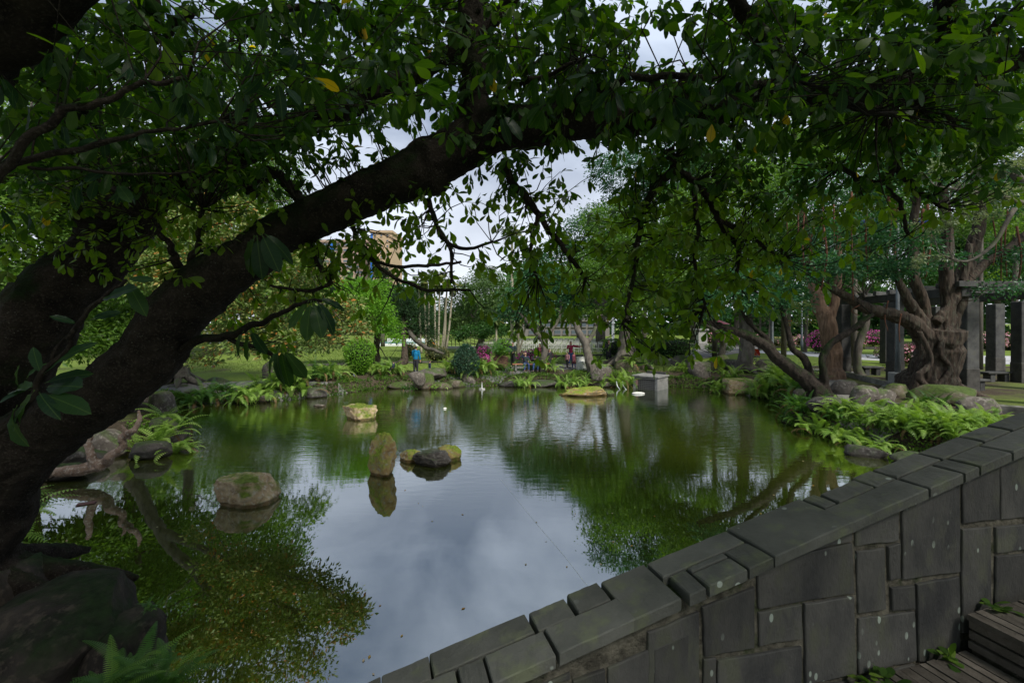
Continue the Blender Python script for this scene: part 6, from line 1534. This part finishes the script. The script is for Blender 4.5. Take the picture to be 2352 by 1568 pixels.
# ------------------------------------------------------------------ people
SKIN = plain('skin', (.42, .25, .17), .6); HAIR = plain('black_hair', (.012, .010, .009), .5); SHOE = plain('pale_shoe', (.45, .45, .45), .6); DSHOE = plain('dark_shoe', (.03, .03, .03), .6)
def person(label, loc, h, yaw, top, legs, shoes=DSHOE, hair=HAIR, arms=None, pose='stand', lean=0.0, hand_r=None, longhair=False, hood=False, skirt=None, stride=0.0, detail=.02, mask=None, head_turn=0.0):
    """yaw 0 faces +Y (away from the camera). arms: ((elbow),(hand)) left, right in units of height"""
    t_ = empty('person', loc, label, 'person', None, yaw); s = h
    if pose == 'stand':
        hz_ = .515; hips = np.array([0, 0, hz_]); kn = [np.array([-.055, .02+stride*.5, .275]), np.array([.055, -.01-stride*.4, .275])]; an = [np.array([-.06, stride, .04]), np.array([.06, -stride, .04])]
    else:
        hz_ = .27; hips = np.array([0, 0, hz_]); kn = [np.array([-.08, .25, .29]), np.array([.08, .25, .28])]; an = [np.array([-.08, .24, .04]), np.array([.09, .27, .04])]
    up = np.array([0, math.sin(lean), math.cos(lean)]); ch = hips + up*.21; nk = hips + up*.315; hd = nk + np.array([0, .012, .085])
    sh = [nk + np.array([-.108, 0, -.03]), nk + np.array([.108, 0, -.03])]
    if arms is None: arms = ((np.array([-.135, -.005, -.16]), np.array([-.14, .03, -.30])), (np.array([.135, -.005, -.16]), np.array([.14, .03, -.30])))
    el = [sh[0] + (np.array(arms[0][0]) - [-.108, 0, 0]), sh[1] + (np.array(arms[1][0]) - [.108, 0, 0])]; ha = [sh[0] + (np.array(arms[0][1]) - [-.108, 0, 0]), sh[1] + (np.array(arms[1][1]) - [.108, 0, 0])]
    def tb(P, r, n=10): return tube(np.array(P)*s, np.array(r)*s, n)
    # body: one continuous skin
    B_ = [tb([hips-[0, 0, .02], ch, nk-[0, 0, .02]], [.072, .078, .06]), tb([nk-[0, 0, .05], nk+[0, 0, .05]], [.034, .030]), ellipsoid(hd*s, np.array([.044, .052, .062])*s, 12, 9),
          ellipsoid((hd+[0, .052, -.01])*s, np.array([.008, .012, .012])*s, 6, 5)]
    for k in (0, 1):
        B_ += [tb([sh[k]+[0, 0, 0], el[k], ha[k]], [.036, .026, .019]), tb([hips+[(-.045, .045)[k], 0, .0], kn[k], an[k]], [.055, .038, .024]), tb([an[k]-[0, .02, .01], an[k]+[0, .075, -.02]], [.022, .018]), ellipsoid((hd+[(-.046, .046)[k], 0, -.005])*s, np.array([.007, .012, .018])*s, 6, 5)]
    ex = []
    for k in (0, 1):
        dr_ = norm(ha[k]-el[k]); side = norm(np.cross(dr_, [0, 0, 1.0]) + 1e-6); pz = np.cross(side, dr_)
        B_.append(tb([ha[k], ha[k]+dr_*.045], [.019, .02]))
        for q in range(4):
            a = ha[k]+dr_*.04+pz*(q-1.5)*.0105; ln = (.036, .042, .040, .031)[q]
            ex.append(tube(np.array([a, a+dr_*ln*.55, a+dr_*ln*.9+side*.010])*s, np.array([.0055, .005, .004])*s, 6))
        a = ha[k]+dr_*.012+pz*.016; ex.append(tube(np.array([a, a+pz*.016+dr_*.014, a+pz*.02+dr_*.034])*s, np.array([.0065, .0055, .0045])*s, 6))
    put('body', blend(B_, .014*s, SKIN, 'body', 2, extra=ex), t_)
    J = [tb([hips+[0, 0, .0], hips+up*.09, ch, nk-up*.012], [.088, .082, .092, .062], 14)]
    for k in (0, 1): J.append(tb([sh[k]+[(.03, -.03)[k], 0, .008], sh[k], el[k], ha[k]-norm(ha[k]-el[k])*.01], [.044, .046, .036, .028]))
    if hood: J.append(ellipsoid((nk+[0, -.045, .0])*s, np.array([.06, .045, .035])*s, 10, 6))
    put('jacket', blend(J, .016*s, top, 'jacket', 2), t_)
    Lg = [ellipsoid((hips-[0, 0, .0])*s, np.array([.088, .07, .06])*s, 12, 8)]
    for k in (0, 1): Lg.append(tb([hips+[(-.042, .042)[k], 0, 0], (hips*.5+kn[k]*.5)+[(-.022, .022)[k], 0, 0], kn[k], an[k]+[0, 0, .015]], [.066, .058, .046, .034]))
    put('trousers', blend(Lg, .016*s, legs, 'trousers', 2), t_)
    if skirt: put('skirt', MB().add(*tb([hips+[0, 0, .08], hips-[0, 0, .2]], [.085, .13], 14)).mesh('skirt', skirt, True), t_)
    for k in (0, 1): put('shoe', MB().ell((an[k]+[0, .028, -.018])*s, np.array([.028, .068, .024])*s, 10, 6).mesh('shoe', shoes, True), t_)
    H = [ellipsoid((hd+[0, -.014, .022])*s, np.array([.052, .055, .055])*s, 12, 8)]
    if longhair: H.append(ellipsoid((hd+[0, -.032, -.03])*s, np.array([.05, .036, .085])*s, 12, 8))
    put('hair', blend(H, .012*s, hair, 'hair', 1), t_)
    for k in (-1, 1): put('eye', MB().ell((hd+[k*.017, .048, .006])*s, np.array([.006, .004, .004])*s, 6, 5).mesh('eye', HAIR), t_)
    put('mouth', MB().ell((hd+[0, .050, -.028])*s, np.array([.013, .004, .004])*s, 6, 5).mesh('mouth', plain('lip', (.3, .1, .08))), t_)
    if mask: put('face_mask', MB().ell((hd+[0, .042, -.02])*s, np.array([.03, .018, .024])*s, 10, 6).mesh('face_mask', mask, True), t_)
    return t_, (nk*s, hd*s, ha, s)
def cloth(n, c, **k): return plain(n, c, .9, 0, .25)
navy = cloth('navy_cloth', (.015, .022, .045)); teal = cloth('teal_blue_hoodie', (.0, .13, .27)); jeans = cloth('blue_jeans', (.025, .05, .14)); dk = cloth('charcoal_cloth', (.02, .02, .024)); mag = cloth('crimson_sleeve', (.22, .01, .05)); pinkc = cloth('dusty_pink_cloth', (.40, .2, .22)); redc = cloth('red_cloth', (.5, .02, .02)); flor = rough_mat('floral_cloth', (.02, .015, .03), (.45, .12, .16), 30, .9, .1); grn = cloth('grey_green_apron', (.10, .17, .16)); tanc = cloth('tan_cloth', (.25, .2, .14)); plaid = rough_mat('red_plaid', (.3, .01, .02), (.03, .01, .015), 22, .9, .1); wht = cloth('white_cloth', (.6, .6, .6))
def at(u, v, d=None):
    if d is None:
        d = 26.0
        for _ in range(14):
            p = Wp(u, v, d); d = .5*d + .5*(CH-ht(p[0], p[1]))*FPX/(v-HZ)
    p = Wp(u, v, d); return (p[0], p[1], ht(p[0], p[1]))
HP = math.pi
q = at(955, 856.5, 27.5); person('man in a bright blue hoodie and black trousers seen from behind', q, 1.72, R(-12), teal, dk, SHOE, hood=True, arms=(((-.135, .0, -.16)), ((-.14, .02, -.30))) and ((np.array([-.13, .03, -.15]), np.array([-.10, .10, -.24])), (np.array([.14, 0, -.16]), np.array([.15, .03, -.31]))))
q = at(987, 868, 27.2); person('small child in a dark jacket on the bank beside the man in blue', q, .98, R(-70), navy, cloth('pale_grey_cloth', (.3, .36, .36)), SHOE, stride=.03)
q = at(1178, 833, 30.2); person('man in a dark navy sweater standing left of the seated group', q, 1.70, HP-.5, navy, dk, SHOE, arms=((np.array([-.15, .03, -.13]), np.array([-.10, .11, -.20])), (np.array([.15, .02, -.14]), np.array([.11, .10, -.24]))))
# seated group on a bench
bq = at(1222, 848, 28.8); bb = empty('park_bench', bq, 'low slatted bench under the seated couple', 'bench', None, .1)
for k in range(4): MB().box((0, -.18+k*.13, .40), (2.5, .11, .04), 0, .01).build('slat', plain('bench_wood', (.28, .11, .06)), bb)
for x in (-1.05, 1.05): MB().box((x, 0, .19), (.12, .46, .38), 0, .02).build('leg', M['concrete'], bb)
bq2 = at(1246, 846, 29.3)
def on_bench(u, dy=0, dz=-.12):
    x = Wp(u, 840, bq[1])[0]; return (x, bq[1]+dy, bq[2]+dz+.08)
person('woman on the bench raising one hand to her brow', on_bench(1207), 1.62, HP+.15, navy, jeans, DSHOE, pose='sit', lean=-.12, longhair=True, arms=((np.array([-.15, .04, -.13]), np.array([-.10, .16, -.16])), (np.array([.19, .04, -.02]), np.array([.08, .08, .11]))))
person('man in a white mask and blue jeans sitting on the bench', on_bench(1231, -.05), 1.62, HP-.1, dk, jeans, DSHOE, pose='sit', lean=-.05, mask=M['white'], arms=((np.array([-.14, .04, -.12]), np.array([-.04, .13, -.10])), (np.array([.14, .04, -.12]), np.array([.05, .14, -.09]))))
person('woman in a black and floral dress looking down at her hands behind the couple', at(1240, 834, 30.4), 1.56, HP-.9, flor, dk, DSHOE, longhair=True, skirt=flor, arms=((np.array([-.13, .05, -.13]), np.array([-.05, .15, -.12])), (np.array([.13, .05, -.13]), np.array([.03, .16, -.12]))))
person('figure in dark clothes half hidden behind the forked trunk', at(1262, 842, 29.6), 1.3, HP+.6, dk, dk, DSHOE, longhair=True)
person('woman with crimson sleeves stretching one arm out to the right', at(1311, 835, 31), 1.66, HP, mag, jeans, DSHOE, longhair=True, skirt=None, arms=((np.array([-.26, .02, -.03]), np.array([-.40, .03, -.03])), (np.array([.15, .05, -.10]), np.array([.09, .13, -.06]))))
person('small child in dusty pink with dark sleeves beside the woman with crimson sleeves', at(1303, 838, 30), 1.12, HP-.8, pinkc, dk, SHOE, longhair=True, stride=.06)
person('small child in a dark floral dress right of the woman with crimson sleeves', at(1318, 838, 29.8), 1.08, HP+.9, flor, jeans, SHOE, longhair=True, skirt=flor, stride=.07)
person('man all in black looking down at his hands by the hedge', at(1398, 833.5, 31.6), 1.74, HP+.1, dk, M['black'], DSHOE, stride=.04, arms=((np.array([-.15, .05, -.12]), np.array([-.03, .14, -.08])), (np.array([.15, .05, -.12]), np.array([.03, .14, -.08]))))
person('person in red plaid sitting behind the nearest pergola column', at(2196, 893, 20.0)[:2]+(.86,), 1.62, HP+1.1, plaid, dk, DSHOE, pose='sit', lean=.1)
person('person crouching in navy beside the red stroller', at(1722, 838, 33), 1.1, HP-1.2, navy, navy, DSHOE)
person('distant person in a bright red coat at the right edge of the road', at(2335, 800, 48), 1.68, HP, redc, dk, DSHOE)
person('distant person in a white top among the azaleas', at(2040-35, 790, 55), 1.6, HP, wht, navy, DSHOE, mask=None)
person('person in a blue jacket lying low on the path behind the clipped bush', at(914-10, 858, 27)[:2]+(.9,), .8, 1.2, navy, navy, DSHOE, pose='sit')
# strollers
def stroller(loc, label, col, yaw):
    t_ = empty('stroller', loc, label, 'stroller', None, yaw)
    for x in (-.25, .25):
        for y in (-.3, .35):
            w_ = MB(); a_ = np.linspace(0, 2*math.pi, 13); w_.tube([(x, y+.11*math.cos(a), .11+.11*math.sin(a)) for a in a_], .02, 5, False); w_.build('wheel', M['black'], t_)
        MB().tube([(x, -.3, .12), (x, .1, .55), (x, .5, 1.05)], .015, 5).build('frame', M['iron'], t_); MB().tube([(x, .35, .12), (x, .0, .6)], .015, 5).build('frame', M['iron'], t_)
    MB().tube([(-.25, .5, 1.05), (.25, .5, 1.05)], .02, 6).build('handle', M['black'], t_)
    MB().box((0, -.05, .42), (.42, .45, .08), 0, .03).build('seat', M['black'], t_)
    s_ = MB(); a_ = np.linspace(0, math.pi*.62, 7); V = [(x, .2-.38*math.sin(a), .62+.38*math.cos(a)) for a in a_ for x in (-.24, .24)]; s_.add(V, [(2*k, 2*k+1, 2*k+3, 2*k+2) for k in range(6)]); s_.build('canopy', col, t_)
    return t_
stroller(at(640, 855, 25.5), 'black stroller standing on the left path behind the brown boulder', M['black'], 2.2)
stroller(at(1735, 838, 33), 'stroller with a red canopy right of the straight mossy trunk', M['red'], 1.9)
# pigeons
def pigeon(loc, label, yaw):
    t_ = empty('pigeon', loc, label, 'bird', 'pigeons by the paths', yaw)
    put('body', blend([ellipsoid((0, 0, .13), (.055, .13, .06), 10, 8), tube(np.array([(0, .09, .15), (0, .12, .2), (0, .13, .24)]), np.array([.04, .028, .024]), 8), ellipsoid((0, .14, .255), (.026, .032, .026), 8, 6), tube(np.array([(0, .16, .25), (0, .19, .245)]), np.array([.01, .003]), 5), tube(np.array([(0, -.08, .13), (0, -.22, .10)]), np.array([.035, .02]), 6)], .011, plain('pigeon_grey', (.12, .13, .15)), 'body', 1), t_)
    for x in (-.025, .025): MB().tube([(x, .01, .08), (x, .015, .0), (x, .04, .003)], .006, 5).build('leg', M['red'], t_)
for (u, v, lab, yw) in [(813,868,'pigeon on the path left of the round bush',.4),(960-1,859,'pigeon just behind the man in blue',2),(1345+27,839,'pale pigeon on the grass right of the white fountain',1),(489,846,'pigeon alone on the left lawn',.2),(1350,838,'pigeon by the tilted trunk',-1),(2000-7,822,'pigeon at the edge of the sapling lawn',1.5)]:
    pigeon(at(u, v), lab, yw)
# lawn grass tufts near the paths and the weeds at the foot of the parapet
nG = 26000; X_ = rng.uniform(-20, 26, nG); Y_ = rng.uniform(26.5, 46, nG); ok_ = sdist(X_, Y_) > .8; X_, Y_ = X_[ok_], Y_[ok_]; P = np.stack([X_, Y_, hterr(X_, Y_)], 1)
vv = HZ + (CH-P[:, 2])*FPX/P[:, 1]; k_ = rng.random(len(P)) < .8; P = P[k_]
# keep off the paths
pc = [gp(*p) for p in [(420,880),(640,873),(900,864),(1060,852),(1220,842),(1420,836),(1560,822),(1650,806)]]; dmin = np.full(len(P), 9e9)
for a, b_ in zip(pc[:-1], pc[1:]):
    e = b_-a; w_ = P[:, :2]-a; t = np.clip((w_@e)/(e@e), 0, 1); dmin = np.minimum(dmin, np.linalg.norm(w_-t[:, None]*e, axis=1))
P = P[(dmin > 1.5) & ~((P[:, 0] > 8) & (P[:, 1] > 30))]; n = len(P)
V_, F_, uv, rd = inst(TPL_DI, P, norm(np.array([0, 0, 1.0])+rng.normal(size=(n, 3))*.5), rdir(n), .07+.07*rng.random(n), .05+.03*rng.random(n))
LM['grass'] = leaf_mat('grass_blade', [(0, (0.06, 0.11, 0.015)), (.7, (0.12, 0.19, 0.03)), (1, (0.20, 0.22, 0.06))], (1.2, 1.3, .5), .3, .6)
tag(put('grass', mesh_np('grass', V_, F_, LM['grass'], False, uv, rd)), 'short lawn grass on the far bank', 'grass', kind='stuff')
for (s_, nn, z, lab, k) in [(.62, .05, 2.015, 'low green weed in the corner where step meets parapet', 14), (.15, .05, 2.015, 'weed sprouting at the foot of the parapet on the lower step', 12), (.02, .07, 2.015, 'smallest weed sprig at the foot of the parapet', 8), (1.02, .06, 2.215, 'leafy weed on the upper step against the parapet', 16)]:
    p = WA + WT*s_ + WN*nn; t_ = empty('weed', (p[0], p[1], z), lab, 'weed', 'weeds along the parapet foot')
    D = norm(rng.normal(size=(k, 3))*[1, 1, .3] + [0, 0, .5]); V_, F_, uv, rd = inst(TPL_MED, rng.normal(size=(k, 3))*.02*[1, 1, .2], D, np.tile([0, 0, 1.0], (k, 1)), .05+.035*rng.random(k), .06+.04*rng.random(k))
    put('leaves', mesh_np('leaves', V_, F_, LM['mid'], False, uv, rd), t_)
